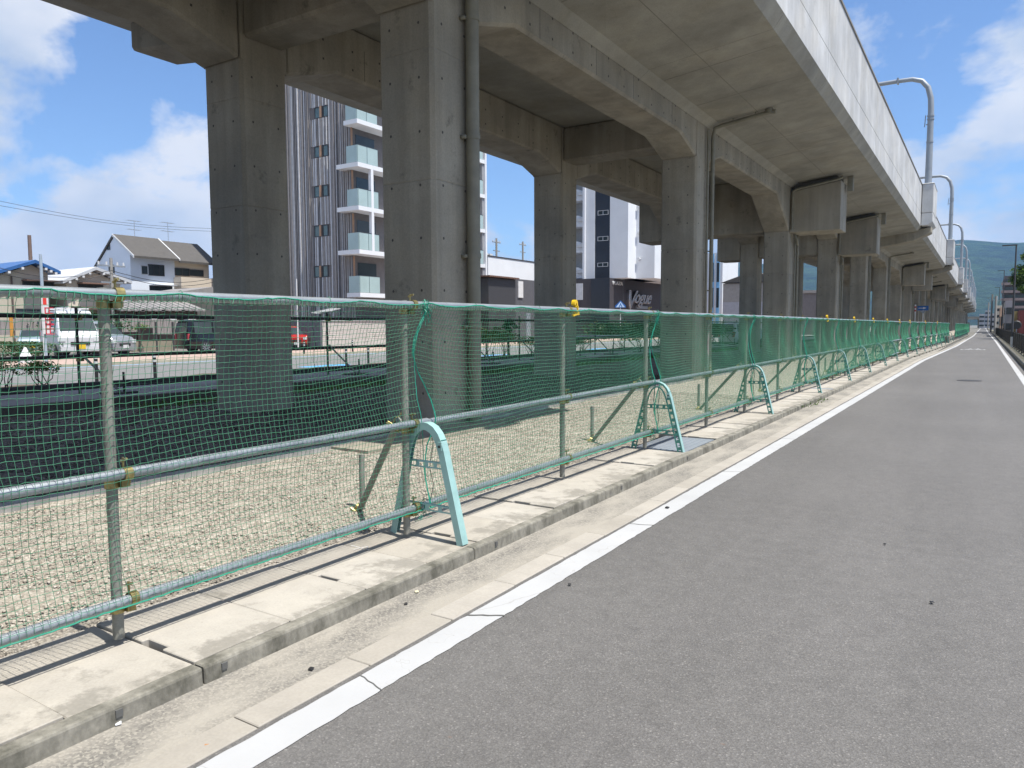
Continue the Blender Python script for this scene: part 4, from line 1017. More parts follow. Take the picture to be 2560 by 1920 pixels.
# row of tiled sheds under the tall house
X = -46.5
P = lambda px, py: at_x(px, py, X)
for i, (pa, pb) in enumerate([(300, 352), (352, 402), (402, 452), (452, 505)]):
    ya, yb = P(pa, 0).y, P(pb, 0).y; zt = P(pa, 757-2*i).z; zb = P(pa, 776).z
    t = thing('tiled_shed', 'low shed with grey tiled roof before the tall house, %s' % ['leftmost', 'second from left', 'third from left', 'rightmost of the row'][i], 'shed', (X-1, (ya+yb)/2, 0.1), 'row of tiled sheds')
    MB().box(X-2.2, X-0.4, ya+0.05, yb-0.05, 0.1, zb+0.1).build('wall', simple('brown_wall%d' % i, (0.10, 0.075, 0.065)), t)
    nt = 7
    for k in range(nt):
        y0_ = ya-0.15+(yb-ya+0.25)*k/nt; y1_ = ya-0.15+(yb-ya+0.25)*(k+1)/nt-0.02
        MB().prism([(X-2.4, zt+0.03*(k % 2)), (X+0.4, zb-0.05+0.03*(k % 2)), (X+0.4, zb+0.06+0.03*(k % 2)), (X-2.4, zt+0.12+0.03*(k % 2))], y0_, y1_, 'y').build('roof_tile_row', W_tile, t)
    MB().prism([(ya+0.2, zb-0.75), (ya+1.0, zb-0.62), (ya+1.0, zb-0.45), (ya+0.2, zb-0.70)], X-0.3, X+0.3, 'x').build('awning', M['white'], t)
# long low roof between the sheds and tall house
t = thing('long_low_building', 'long low building with grey roof below the cream half of the tall house', 'building', (-49, 45, 0.1))
P = lambda px, py: at_x(px, py, -47.8)
MB().box(-52.5, -49.0, P(425, 0).y, P(620, 0).y, 0.1, P(480, 738).z).build('wall', W_beige, t)
MB().prism([(P(420, 0).y, P(420, 735).z), (P(545, 0).y, P(545, 717).z), (P(620, 0).y, P(620, 735).z)], -53, -48.2, 'x').build('roof', W_tile, t)
# corrugated fence panels of the parking lot
X = -43.0
P = lambda px, py: at_x(px, py, X)
t = thing('lot_fence', 'grey corrugated metal fence at the back of the parking lot', 'fence', (X, P(370, 0).y, 0.1))
for k, (a, b, pt, pb) in enumerate([(300, 348, 795, 830), (382, 428, 798, 836), (348, 382, 798, 820), (-40, 30, 800, 838), (30, 120, 797, 826), (428, 520, 800, 838)]):
    m_ = MB(); ya, yb = P(a, 0).y, P(b, 0).y; n_ = 12; z0, z1 = P(a, pb).z, P(a, pt).z
    for q in range(n_): y0_ = ya+(yb-ya)*q/n_; m_.box(X-0.02, X+0.02+0.03*(q % 2), y0_, y0_+(yb-ya)/n_*0.96, z0, z1)
    m_.build('sheet_panel', W_fence, t)['kind'] = 'stuff'
for px in (300, 345, 388, 430): MB().box(X+0.05, X+0.12, P(px, 0).y-0.05, P(px, 0).y+0.05, 0.1, 1.9).build('post', W_frame, t)
MB().box(X-0.06, X+0.10, P(310, 0).y, P(430, 0).y, 0.1, P(370, 853).z).build('block_wall', simple('block_wall', (0.27, 0.24, 0.18), fine=0.3), t)
# thicket in the lot
for i, (px, w, h) in enumerate([(20, 3, 0.8), (60, 3, 0.7), (210, 2.5, 2.6), (225, 2.5, 2.4)]):
    p_ = at_x(px, 800, -41.5 if i > 1 else -37.2)
    shrub(p_.x, p_.y, 0.12, w, h, ['low bush by the street left of the banner', 'low bush beside the white bag near the banner', 'dark bush behind the white van, left', 'dark bush behind the silver car'][i], 120+i, 'leaf_dark', None, 900, 0.07)
shrub(at_x(345, 0, -42).x, at_x(345, 0, -42).y, 0.2, 0.8, 1.9, 'climbing plant with yellow green leaves on the lot fence', 130, 'leaf', None, 160, 0.06)
# utility poles and wires
def upole(px, py0, X, r, m, label, arms=True, base=None, py1=900):
    tp = at_x(px, py0, X)
    t = thing('utility_pole', label, 'utility pole', (X, tp.y, 0.1))
    MB().tube([(X, tp.y, 0.0), (X, tp.y, tp.z)], [r, r*0.75], 10).build('pole_shaft', m, t, smooth=True)
    if arms:
        m_ = MB(); m_.box(X-0.05, X+0.05, tp.y-0.9, tp.y+0.9, tp.z-0.55, tp.z-0.45); m_.box(X-0.05, X+0.05, tp.y-0.7, tp.y+0.7, tp.z-1.6, tp.z-1.5)
        m_.build('cross_arm', M['steel'], t)['kind'] = 'stuff'
        for k in (-0.8, -0.3, 0.4, 0.8): MB().tube([(X, tp.y+k, tp.z-0.45), (X, tp.y+k, tp.z-0.25)], 0.06, 6).build('insulator', M['white'], t)
    return t
cp = simple('concrete_pole', (0.30, 0.29, 0.27), 0.8); bp = simple('brown_pole', (0.16, 0.11, 0.09), 0.8); bl = simple('pale_blue_pole', (0.34, 0.42, 0.50), 0.5)
upole(73, 588, -58, 0.16, bp, 'brown pole rising behind the blue roofed house', False)
upole(101, 636, -33.0, 0.075, bl, 'pale blue steel pole beside the red and white banner', False)
upole(277, 645, -47, 0.12, cp, 'grey concrete pole in front of the tall house gable', True)
upole(1241, 596, -52, 0.17, cp, 'concrete utility pole with crossarms left of the second one, above the white building', True)
upole(1307, 604, -58, 0.17, cp, 'concrete utility pole with crossarms beside the rear column', True)
def sp(px, py, X): return tuple(at_x(px, py, X))
def wire(pts, label, r=0.02):
    t = thing('overhead_wire', label, 'wire', pts[0])
    m_ = MB()
    for a, b in zip(pts[:-1], pts[1:]):
        a = Vector(a); b = Vector(b); L = [(a.lerp(b, k/10)-Vector((0, 0, 0.6*math.sin(math.pi*k/10)))) for k in range(11)]
        m_.tube(L, r, 4)
    m_.build('wire', M['black'], t)
wire([sp(-60, 490, -62), sp(560, 572, -62)], 'upper thin wire crossing the left sky', 0.014)
wire([sp(-60, 503, -62), sp(620, 580, -62)], 'lower thin wire crossing the left sky', 0.014)
wire([sp(-50, 656, -46), sp(277, 676, -46), sp(560, 690, -46)], 'dark wire across the front of the houses, upper', 0.018)
wire([sp(-50, 670, -46), sp(277, 684, -46), sp(560, 700, -46)], 'dark wire across the front of the houses, lower', 0.018)
# banner
bx = -32.9; P = lambda px, py: at_x(px, py, bx)
t = thing('banner', 'tall white banner with red lettering beside the pale blue pole', 'banner', (bx, P(112, 0).y, 0.12))
MB().box(bx, bx+0.02, P(108, 0).y, P(124, 0).y, P(112, 835).z, P(112, 744).z).build('cloth', M['white'], t)
MB().box(bx+0.02, bx+0.025, P(110, 0).y, P(119, 0).y, P(112, 762).z, P(112, 745).z).build('red_patch', simple('red_print', (0.62, 0.04, 0.03)), t)
rp_ = simple('crimson_print', (0.50, 0.03, 0.06))
for k, py in enumerate((777, 794, 806, 817, 829)):
    y0_, z0_ = P(113, 0).y, P(115, py).z; s_ = 0.16
    m_ = MB(); m_.box(bx+0.021, bx+0.026, y0_, y0_+2.2*s_, z0_+0.10, z0_+0.14); m_.box(bx+0.021, bx+0.026, y0_, y0_+2.2*s_, z0_-0.12, z0_-0.08); m_.box(bx+0.021, bx+0.026, y0_+s_, y0_+1.3*s_, z0_-0.075, z0_+0.095); m_.box(bx+0.021, bx+0.026, y0_, y0_+0.05, z0_-0.075, z0_+0.095)
    m_.build('character', rp_, t)['kind'] = 'stuff'
MB().tube([(bx, P(107, 0).y, 0.1), (bx, P(107, 0).y, P(107, 742).z)], 0.02, 6).build('banner_pole', M['white'], t)
# white sack
p_ = at_x(60, 0, -33.4); m_ = MB(); m_.loft([[(p_.x+math.cos(a)*r_, p_.y+math.sin(a)*r_, z) for a in [k*math.pi/4 for k in range(8)]] for r_, z in ((0.30, 0.1), (0.28, 0.28), (0.14, 0.55), (0.04, 0.75))])
tag(m_.build('white_sack', M['white']), 'white cloth sack standing at the street edge left of the banner', 'sack')
# orange sign strip
p_ = at_x(28, 0, -40)
tag(MB().box(-40, -39.95, p_.y-0.07, p_.y+0.08, 1.1, 2.2).build('orange_sign', simple('orange_print', (0.55, 0.26, 0.05))), 'narrow orange upright sign at the left edge', 'sign')

# ------------------------------------------------------------------ striped apartment block
Xc = -37.0; Yc = at_x(915, 500, Xc).y
A = thing('striped_apartment_block', 'tall apartment block clad in grey and brown vertical stripes with white balconies', 'building', (Xc-6, Yc+5, 0.1))
Q = lambda px, py: at_y(px, py, Yc); P = lambda px, py: at_x(px, py, Xc)
xL = Q(585, 500).x; yE = P(1213, 600).y; FH = (Q(850, 663.5).z-Q(850, 257.6).z)/-4.0
zt = 26
MB().box(xL, Xc-1.2, Yc, yE-0.3, 0.1, zt).build('wall', simple('warm_grey_wall', (0.17, 0.155, 0.15), 0.8), A)  # the wall's own even grey, seen between the battens
rs = random.Random(5); xx = xL; ms = {0: MB(), 1: MB(), 2: MB()}
wins = []
for r0 in (257.6, 357.6, 459, 560, 663.5):
    zt_, zb_ = Q(850, r0-2).z, Q(850, r0+27).z
    for pa, pb in ((786.5, 800.5), (807.5, 821)): wins.append((Q(pa, r0).x, Q(pb, r0).x, zb_, zt_))
cuts = sorted(set((w[2], w[3]) for w in wins))
while xx < Xc-1.25:
    w = rs.choice([0.05, 0.07, 0.07, 0.10]); k = rs.choice([0, 0, 1, 1, 2]); d = rs.choice([0.04, 0.07, 0.10])
    inw = any(xx+w > a-0.02 and xx < b+0.02 for a, b, _, _ in wins)
    if inw:
        z = 0.1
        for zb_, zt_ in cuts: ms[k].box(xx, xx+w, Yc-d, Yc-0.001, z, zb_-0.02); z = zt_+0.02
        ms[k].box(xx, xx+w, Yc-d, Yc-0.001, z, zt)
    else: ms[k].box(xx, xx+w, Yc-d, Yc-0.001, 0.1, zt)
    xx += w+rs.choice([0.03, 0.04, 0.06, 0.09])
for k, (nm, c) in enumerate((('light', (0.58, 0.58, 0.59)), ('taupe', (0.34, 0.315, 0.30)), ('slate', (0.20, 0.195, 0.20)))):
    tag(ms[k].build('%s_batten' % nm, simple('%s_batten' % nm, c, 0.7), A), kind='stuff')
for a, b, zb_, zt_ in wins: window_y(A, Yc-0.001, a, b, zb_, zt_, 1, glass=simple('grey_green_glass', (0.13, 0.19, 0.19), 0.15))
wb = simple('orange_reveal', (0.45, 0.27, 0.17))
for i in range(0, len(wins), 2): MB().box(wins[i][1]+0.05, wins[i+1][0]-0.05, Yc-0.16, Yc-0.14, wins[i][2], wins[i][3]).build('timber_strip', wb, A)
# right face, balconies; floor levels from slab corner heights
zs_ = [P(919, py).z for py in (728, 621, 513, 406, 300, 194)]
for i, z in enumerate(zs_):
    ext = i in (1, 2, 3)
    MB().box(Xc-1.3 if not ext else Q(868, 0).x, Xc, Yc-0.75, yE, z-0.42, z-0.12).build('balcony_slab', W_white, A)
    for ya, yb in ((Yc-0.70, Yc+0.2), (Yc+0.25, Yc+1.3), (yE-2.9, yE-1.6), (yE-1.55, yE-0.25)):
        MB().box(Xc-0.06, Xc-0.03, ya, yb, z-0.10, z+1.05).build('glass_balustrade', M['frosted'], A)
        MB().box(Xc-0.07, Xc-0.02, ya, yb, z+1.052, z+1.09).build('handrail', W_frame, A)
    MB().box(Xc-1.1, Xc-0.08, Yc-0.73, Yc-0.70, z-0.10, z+1.05).build('glass_balustrade', M['frosted'], A)
    MB().box(Xc-1.198, Xc-1.17, Yc+0.3, Yc+2.2, z+0.0, z+2.1).build('balcony_door', M['glass'], A)
    MB().box(Xc-1.197, Xc-1.15, yE-2.5, yE-0.8, z+0.0, z+2.1).build('balcony_door', M['glass'], A)
MB().box(Xc-0.25, Xc-0.002, Yc+0.55, Yc+0.80, zs_[1]-0.12, zs_[3]-0.42).build('frame_post', W_white, A)
MB().box(Xc-1.195, Xc+0.05, yE, yE+0.22, zs_[0]-1.4, zt).build('end_fin', W_white, A)
MB().box(Xc-1.19, Xc-0.1, yE-0.28, yE-0.003, 0.1, zt-0.5).build('end_wall', simple('mid_grey_wall', (0.30, 0.31, 0.33)), A)
MB().box(Xc-1.19, Xc-0.2, yE-2.5, yE+0.3, 0.1, P(1200, 738).z).build('brick_base', simple('brick_base', (0.30, 0.18, 0.14)), A)
for z in zs_: MB().box(Xc-1.21, Xc-1.15, Yc-0.16, Yc-0.02, z, z+2.5).build('timber_strip', wb, A)
# low walls in front
t = thing('slatted_wall', 'pale horizontally slatted boundary wall before the striped block', 'wall', (-36.2, 36, 0.1))
X = -35.9; P = lambda px, py: at_x(px, py, X)
ya, yb = P(806, 0).y, P(1175, 0).y
MB().box(X-0.1, X, ya, yb, 0.1, 0.72).build('base_wall', simple('pale_plinth', (0.50, 0.48, 0.45), fine=0.15), t)
for k in range(9):
    for q in range(4):
        y0_ = ya+(yb-ya)*q/4; MB().box(X-0.06, X-0.01, y0_+0.01, y0_+(yb-ya)/4-0.01, 0.74+0.135*k, 0.74+0.135*k+0.118).build('slat', simple('pale_slat', (0.52, 0.49, 0.46)) if (k, q) == (0, 0) else bpy.data.materials['pale_slat'], t)
MB().box(X-0.2, X+0.06, ya, yb, 1.96, 2.0).build('cap', M['white'], t)
t = thing('dark_wall', 'dark grey wall between the red car and the slatted wall', 'wall', (X-1, P(785, 0).y, 0.1))
MB().box(X-7, X-0.05, ya-0.14, ya-0.01, 0.1, 1.98).build('wall', simple('dark_grey_wall', (0.105, 0.11, 0.13)), t)
t = thing('shelter_roof', 'white curved canopy roof above the slatted wall', 'canopy', (X-3, P(812, 0).y, 0.1))
P2 = lambda px, py: at_x(px, py, X-3)
MB().add([tuple(P2(778, 781)), tuple(P2(810, 783)), tuple(P2(852, 771)), tuple(P2(826, 769)), tuple(P2(778, 783)), tuple(P2(810, 785.5)), tuple(P2(852, 773)), tuple(P2(826, 771))], [(0, 1, 2, 3), (7, 6, 5, 4), (0, 4, 5, 1), (1, 5, 6, 2), (2, 6, 7, 3), (3, 7, 4, 0)]).build('roof', M['white'], t)
for px in (803, 822): MB().box(X-3.1, X-2.9, P2(px, 0).y-0.1, P2(px, 0).y+0.1, 0.1, P2(px, 783).z-0.02).build('leg', W_frame, t)
upole(741, 697, X+0.6, 0.045, M['white'], 'slim white lamp pole right of the leftmost column', False)

# ------------------------------------------------------------------ white building, black shed, black and white tower
X = -44.0; P = lambda px, py: at_x(px, py, X)
B = thing('white_box_building', 'plain white flat roofed building behind the black shed', 'building', (X-4, P(1270, 0).y, 0.1))
MB().box(X-9, X, P(1221, 0).y, P(1340, 0).y, 0.1, P(1221, 641).z).build('wall', W_white, B)
MB().box(X-9.1, X+0.05, P(1219, 0).y, P(1342, 0).y, P(1221, 641).z+0.002, P(1221, 638).z).build('coping', W_frame, B)
for k, px in enumerate((1218, 1227, 1237)): tag(MB().box(X-1.6, X-0.6, P(px, 0).y, P(px+7, 0).y, P(1221, 638).z, P(1221, 631).z).build('rooftop_unit', M['white']), 'small air conditioning unit on the white building roof, %s' % ['left', 'middle', 'right'][k], 'air conditioner', 'rooftop units')
X = -36.0; P = lambda px, py: at_x(px, py, X)
S = thing('black_shed', 'black corrugated shed with brown edged roof left of the rear column', 'shed', (X-2, P(1260, 0).y, 0.1))
ya = P(1222, 0).y; yb = P(1289, 0).y
MB().box(X-3, X, ya, yb, 0.1, P(1240, 695).z).build('wall', W_dark, S)
MB().prism([(X-3.4, P(1222, 692).z), (X+0.3, P(1222, 692).z), (X+0.3, P(1222, 692).z+0.12), (X-3.4, P(1222, 692).z+0.12)], ya-0.3, yb+0.2, 'y').build('roof', simple('brown_roof', (0.12, 0.06, 0.04)), S)
for k in range(16): y_ = ya-0.25+k*(yb-ya+0.4)/16; MB().box(X+0.302, X+0.34, y_, y_+0.12, P(1222, 692).z+0.0, P(1222, 692).z+0.13).build('corrugation', simple('roof_edge', (0.20, 0.12, 0.09)) if k == 0 else bpy.data.materials['roof_edge'], S)
MB().box(X-3, X-0.3, yb+0.02, P(1345, 0).y, 0.1, P(1300, 697).z).build('porch_wall', simple('porch_dark', (0.09, 0.09, 0.10)), S)
MB().box(X-0.3, X-0.2, P(1301, 0).y, P(1313, 0).y, P(1307, 744).z, P(1307, 703).z).build('door_pane', simple('white_blind', (0.6, 0.6, 0.6)), S)
t = thing('notice_board', 'pale notice board frame low between the shed and rear column', 'notice board', (-34, at_x(1318, 0, -34).y, 0.1))
MB().box(-34, -33.9, at_x(1314, 0, -34).y, at_x(1324, 0, -34).y, 0.2, at_x(1318, 783, -34).z).build('panel', M['steel'], t)
# tower
YT = 78.0; Q = lambda px, py: at_y(px, py, YT)
T = thing('black_and_white_tower', 'white high-rise with a black window stripe above a black base', 'building', (Q(1570, 700).x-3, YT+5, 0.1))
zb_ = Q(1500, 697).z; ztop = 42; XT = Q(1570, 600).x
navy = simple('navy_cladding', (0.022, 0.030, 0.045), 0.5)
MB().box(Q(1461, 600).x, Q(1487, 600).x, YT, YT+9, zb_, ztop).build('left_wall', W_white, T)
MB().box(Q(1487, 600).x+0.003, Q(1524.5, 600).x-0.003, YT+0.05, YT+9, zb_, ztop).build('window_stripe', navy, T)
MB().box(Q(1524.5, 600).x, XT, YT, YT+9, zb_, ztop).build('right_wall', W_white, T)
MB().box(Q(1461, 600).x-0.12, Q(1464, 600).x, YT-0.25, YT-0.002, zb_, ztop).build('corner_fin', W_white, T)
for k, (yt_, yb__) in enumerate([(461, 475), (526.5, 538), (591.5, 602.5), (657, 667)]):
    window_y(T, YT+0.049, Q(1493, 0).x, Q(1519, 0).x, Q(1500, yb__).z, Q(1500, yt_).z, 2, frame=simple('pale_frame', (0.5, 0.52, 0.55)) if k == 0 else bpy.data.materials['pale_frame'])
# left recessed access balconies with curved parapets
xb0 = Q(1425, 600).x; xb1 = Q(1461, 600).x-0.13
MB().box(xb0-3, xb1, YT+2.0, YT+9, zb_, ztop).build('recess_wall', simple('recess_grey', (0.42, 0.42, 0.42)), T)
for k in range(6):
    zf = Q(1450, 660).z+(Q(1450, 595).z-Q(1450, 660).z)*(k-0.55)
    m_ = MB(); m_.prism([(xb1, zf), (xb0-3, zf), (xb0-3, zf+1.35), (xb0, zf+1.35), (xb0+0.9, zf+1.30), (xb0+1.4, zf+1.1), (xb1, zf+1.15)], YT+0.3, YT+0.5, 'y'); m_.build('balcony_parapet', W_white, T)
    MB().box(xb0-3, xb1, YT+0.502, YT+1.99, zf, zf+0.2).build('balcony_floor', W_white, T)
    MB().box(xb1-0.8, xb1-0.25, YT+1.90, YT+1.995, zf+0.25, zf+2.0).build('door', simple('grey_door', (0.16, 0.16, 0.17)) if k == 0 else bpy.data.materials['grey_door'], T)
    MB().box(xb1-0.9, xb1-0.05, YT+0.1, YT+0.29, zf+0.6, zf+0.95).build('planter_box', M['white'], T)
# stepped rear block
Y2 = at_x(1590, 600, XT).y
Q2 = lambda px, py: at_y(px, py, Y2)
MB().box(XT-8, XT-0.003, YT+9.002, Y2, zb_, ztop-2).build('side_wall', W_white, T)
MB().box(XT-8, Q2(1637, 600).x, Y2+0.002, Y2+14, zb_, ztop-2).build('rear_block', W_white, T)
for py in (518, 583, 648): 
    c_ = Q2(1598, py); MB().loft([[(c_.x+0.2*math.cos(a), Y2-0.02-d_, c_.z+0.2*math.sin(a)) for a in [k*math.pi/4 for k in range(8)]] for d_ in (0, 0.25)]).build('vent_cap', M['white'], T)
# black base
XB = at_y(1524.5, 700, YT-1.0).x
Bs = thing('black_base_building', 'black low building with small white letters and a chrome script sign', 'building', (XB-4, YT+4, 0.1))
MB().box(Q(1395, 0).x, XB, YT-1.0, at_x(1690, 0, XB).y, 0.1, zb_-0.002).build('wall', simple('black_cladding', (0.055, 0.05, 0.058), 0.6), Bs)
MB().box(Q(1487, 0).x, XB-0.003, YT-1.06, YT-1.002, 0.1, zb_-0.05).build('front_panel', navy, Bs)
Y1_ = YT-1.0; R1 = lambda px, py: at_y(px, py, Y1_)
MB().box(R1(1432, 0).x, R1(1457, 0).x, Y1_-0.06, Y1_-0.002, R1(1440, 750).z, R1(1440, 709).z).build('white_panel', simple('white_blind2', (0.55, 0.56, 0.6)), Bs)
def text_mesh(body, size, ext, bevel_d, shear, m, name, parent, mw):
    cu = bpy.data.curves.new(name, 'FONT'); cu.body = body; cu.size = size; cu.extrude = ext; cu.bevel_depth = bevel_d; cu.shear = shear
    ob = bpy.data.objects.new(name+'_tmp', cu); COL.objects.link(ob)
    dg = bpy.context.evaluated_depsgraph_get(); me = bpy.data.meshes.new_from_object(ob.evaluated_get(dg)); bpy.data.objects.remove(ob)
    me.materials.clear(); me.materials.append(m); me.transform(mw)
    o = bpy.data.objects.new(name, me); COL.objects.link(o)
    if parent is not None:
        o.parent = parent; o.location = -parent.location
    return o
chrome = simple('chrome_letters', (0.62, 0.63, 0.66), 0.22, 0.9, 0.2, 3)
RX_ = lambda px, py: at_x(px, py, XB)
a_ = RX_(1571, 765); b_ = RX_(1620, 750); hV = RX_(1575, 724).z-RX_(1575, 775).z
Mw = Matrix(((0, 0, 1, XB+0.15), (1, 0, 0, 0), (0, 1, 0, 0), (0, 0, 0, 1)))
def place_txt(body, px0, pyb, px1, size, shear, ext, bd, name, m, xoff=0.15):
    p0 = RX_(px0, pyb); p1 = RX_(px1, pyb); cu_w = 1
    o = text_mesh(body, size, ext, bd, shear, m, name, Bs, Matrix.Identity(4))
    xsv = [v.co.x for v in o.data.vertices]; w = max(xsv)-min(xsv); k = (p1.y-p0.y)/w
    o.data.transform(Matrix(((0, 0, 1, XB+xoff), (k, 0, 0, p0.y-min(xsv)*k), (0, 1, 0, p0.z), (0, 0, 0, 1)))); return o
place_txt('V', 1566, 772, 1589, hV*1.30, 0.35, 0.18, 0.06, 'script_initial', chrome)
place_txt('ogue', 1580, 757, 1621, 2.2, 0.55, 0.12, 0.045, 'script_letters', chrome, 0.32)
MB().box(XB+0.01, XB+0.2, RX_(1588, 0).y, RX_(1615, 0).y, RX_(1600, 772).z, RX_(1600, 765).z).build('sign_plate', M['steel'], Bs)
place_txt('PLAZA', 1531, 711, 1556, 0.55, 0, 0.04, 0.01, 'small_letters', M['white'], 0.05)
upole(1558, 700, XB+1.0, 0.05, W_frame, 'slim dark lamp pole beside the small white letters', False)
# pedestrian crossing sign
sp_ = at_x(1551, 768, -31.0)
t = thing('crossing_sign', 'blue pentagonal pedestrian crossing sign on a white pole', 'road sign', (-31.0, sp_.y, 0.12))
MB().tube([(-31.0, sp_.y, 0.1), (-31.0, sp_.y, sp_.z+0.2)], 0.035, 8).build('pole', M['white'], t, smooth=True)
w_ = 0.55; h0 = at_x(1551, 769, -31).z; h1 = at_x(1551, 751, -31).z; hy = sp_.y
ft = Vector((0.55, -0.83, 0)); rt = Vector((0.83, 0.55, 0))
def signpoly(m_, pts, d0, d1):
    v0 = [Vector((-31.0, hy, 0))+rt*p[0]*w_+ft*d0+Vector((0, 0, h0+(h1-h0)*p[1])) for p in pts]; v1 = [v+ft*(d1-d0) for v in v0]; n_ = len(pts)
    m_.add([tuple(v) for v in v0+v1], [tuple(range(n_)), tuple(range(n_, 2*n_))[::-1]]+[(i, (i+1) % n_, n_+(i+1) % n_, n_+i) for i in range(n_)])
m_ = MB(); signpoly(m_, [(-1, 0), (1, 0), (1, 0.25), (0, 1.0), (-1, 0.25)], 0.04, 0.06); m_.build('plate', simple('sign_blue', (0.02, 0.11, 0.36), 0.4), t)
m_ = MB(); signpoly(m_, [(-0.82, 0.05), (0.82, 0.05), (0, 0.86)], 0.0605, 0.065); tr = m_.build('triangle', simple('sign_pale', (0.45, 0.6, 0.8), 0.4), t)
m_ = MB(); signpoly(m_, [(-0.35, 0.08), (-0.18, 0.08), (0, 0.4), (0.2, 0.08), (0.36, 0.08), (0.08, 0.5), (0.08, 0.62), (-0.08, 0.62), (-0.08, 0.5)], 0.0655, 0.07); m_.build('figure', bpy.data.materials['sign_blue'], t)
# --- blue and white striped building and grey sheds farther on
YB = 108.0; Q = lambda px, py: at_y(px, py, YB)
t = thing('blue_striped_building', 'white building with light blue vertical bands seen between the columns', 'building', (Q(1790, 0).x, YB+4, 0.1))
MB().box(Q(1740, 0).x, Q(1804, 0).x, YB, YB+8, 0.1, Q(1790, 632).z).build('wall', W_white, t)
lb = simple('light_blue_band', (0.22, 0.50, 0.78))
for a, b in ((1747, 1757), (1775, 1783), (1789, 1797)):
    MB().box(Q(a, 0).x, Q(b, 0).x, YB-0.06, YB-0.002, 0.2, Q(1790, 634).z).build('blue_band', lb, t)
    for p0, p1 in ((705, 657), (769, 720)): window_y(t, YB-0.061, Q(a, 0).x+0.05, Q(b, 0).x-0.05, Q(a, p0).z, Q(a, p1).z, 1)
YG = 96; Q = lambda px, py: at_y(px, py, YG)
t = thing('grey_warehouse', 'grey warehouse with dark hipped roof between the far columns', 'warehouse', (Q(1850, 0).x, YG+6, 0.1))
MB().box(Q(1806, 0).x, Q(1930, 0).x, YG, YG+10, 0.1, Q(1850, 708).z).build('wall', simple('grey_siding', (0.33, 0.31, 0.30)), t)
MB().prism([(Q(1802, 0).x, Q(1850, 706).z), (Q(1935, 0).x, Q(1850, 706).z), (Q(1900, 0).x, Q(1850, 684).z), (Q(1850, 0).x, Q(1850, 690).z)], YG-0.4, YG+10.4, 'y').build('roof', W_roof, t)
MB().box(Q(1806, 0).x, Q(1930, 0).x, YG-0.05, YG-0.002, 1.0, Q(1850, 755).z).build('lower_siding', simple('pale_grey_siding', (0.40, 0.40, 0.45)), t)
YG = 130; Q = lambda px, py: at_y(px, py, YG)
t = thing('brown_shed', 'grey brown shed seen through the gap before the fourth column', 'shed', (Q(2015, 0).x, YG+5, 0.1))
MB().box(Q(1990, 0).x, Q(2060, 0).x, YG, YG+8, 0.1, Q(2020, 733).z).build('wall', simple('brown_siding', (0.22, 0.19, 0.18)), t)
MB().box(Q(1988, 0).x, Q(2062, 0).x, YG-0.3, YG+8.3, Q(2020, 733).z+0.002, Q(2020, 726).z).build('roof', simple('tan_roof', (0.34, 0.30, 0.27)), t)
upole(2004, 712, -26, 0.09, M['white'], 'white lamp pole seen between the third and fourth columns', False)
t = thing('one_way_sign', 'blue one-way sign with white arrow on a pale pole beyond the fence', 'road sign', (-6.0, at_x(2299, 780, -6.0).y, 0.1))
p_ = at_x(2308, 771, -6.0); yy_ = p_.y
def zz(py): return at_x(2308, py, -6.0).z
wx_ = 0.011*yy_*0.55
MB().box(-6.0-wx_, -6.0+wx_*0.9, yy_, yy_+0.03, zz(776), zz(764.5)).build('plate', bpy.data.materials['sign_blue'], t)
MB().prism([(-6.0-wx_*0.8, zz(771)), (-6.0, zz(771)), (-6.0, zz(773)), (-6.0+wx_*0.55, zz(770)), (-6.0, zz(767.5)), (-6.0, zz(769.5)), (-6.0-wx_*0.8, zz(769.5))], yy_-0.02, yy_-0.002, 'y').build('arrow', M['white'], t)
MB().prism([(-6.0-wx_*0.6, zz(777)), (-6.0+wx_*0.6, zz(777)), (-6.0, zz(784))], yy_+0.0, yy_+0.03, 'y').build('lower_plate', M['steel'], t)
MB().tube([(-6.0, yy_+0.06, 0), (-6.0, yy_+0.06, zz(765))], 0.05, 8).build('pole', M['white'], t)
t = thing('striped_pole', 'slim red and white banded pole left of the one-way sign', 'pole', (-6.6, yy_, 0.1))
xq = -6.0-wx_*1.35
MB().tube([(xq, yy_, 0), (xq, yy_, zz(783))], 0.05, 8).build('shaft', M['white'], t)
redm = simple('red_band', (0.45, 0.05, 0.06))
for k in range(5): MB().tube([(xq, yy_, zz(783-4.4*k)), (xq, yy_, zz(783-4.4*(k+1)))], 0.075, 8).build('band', redm if k % 2 else M['white'], t)

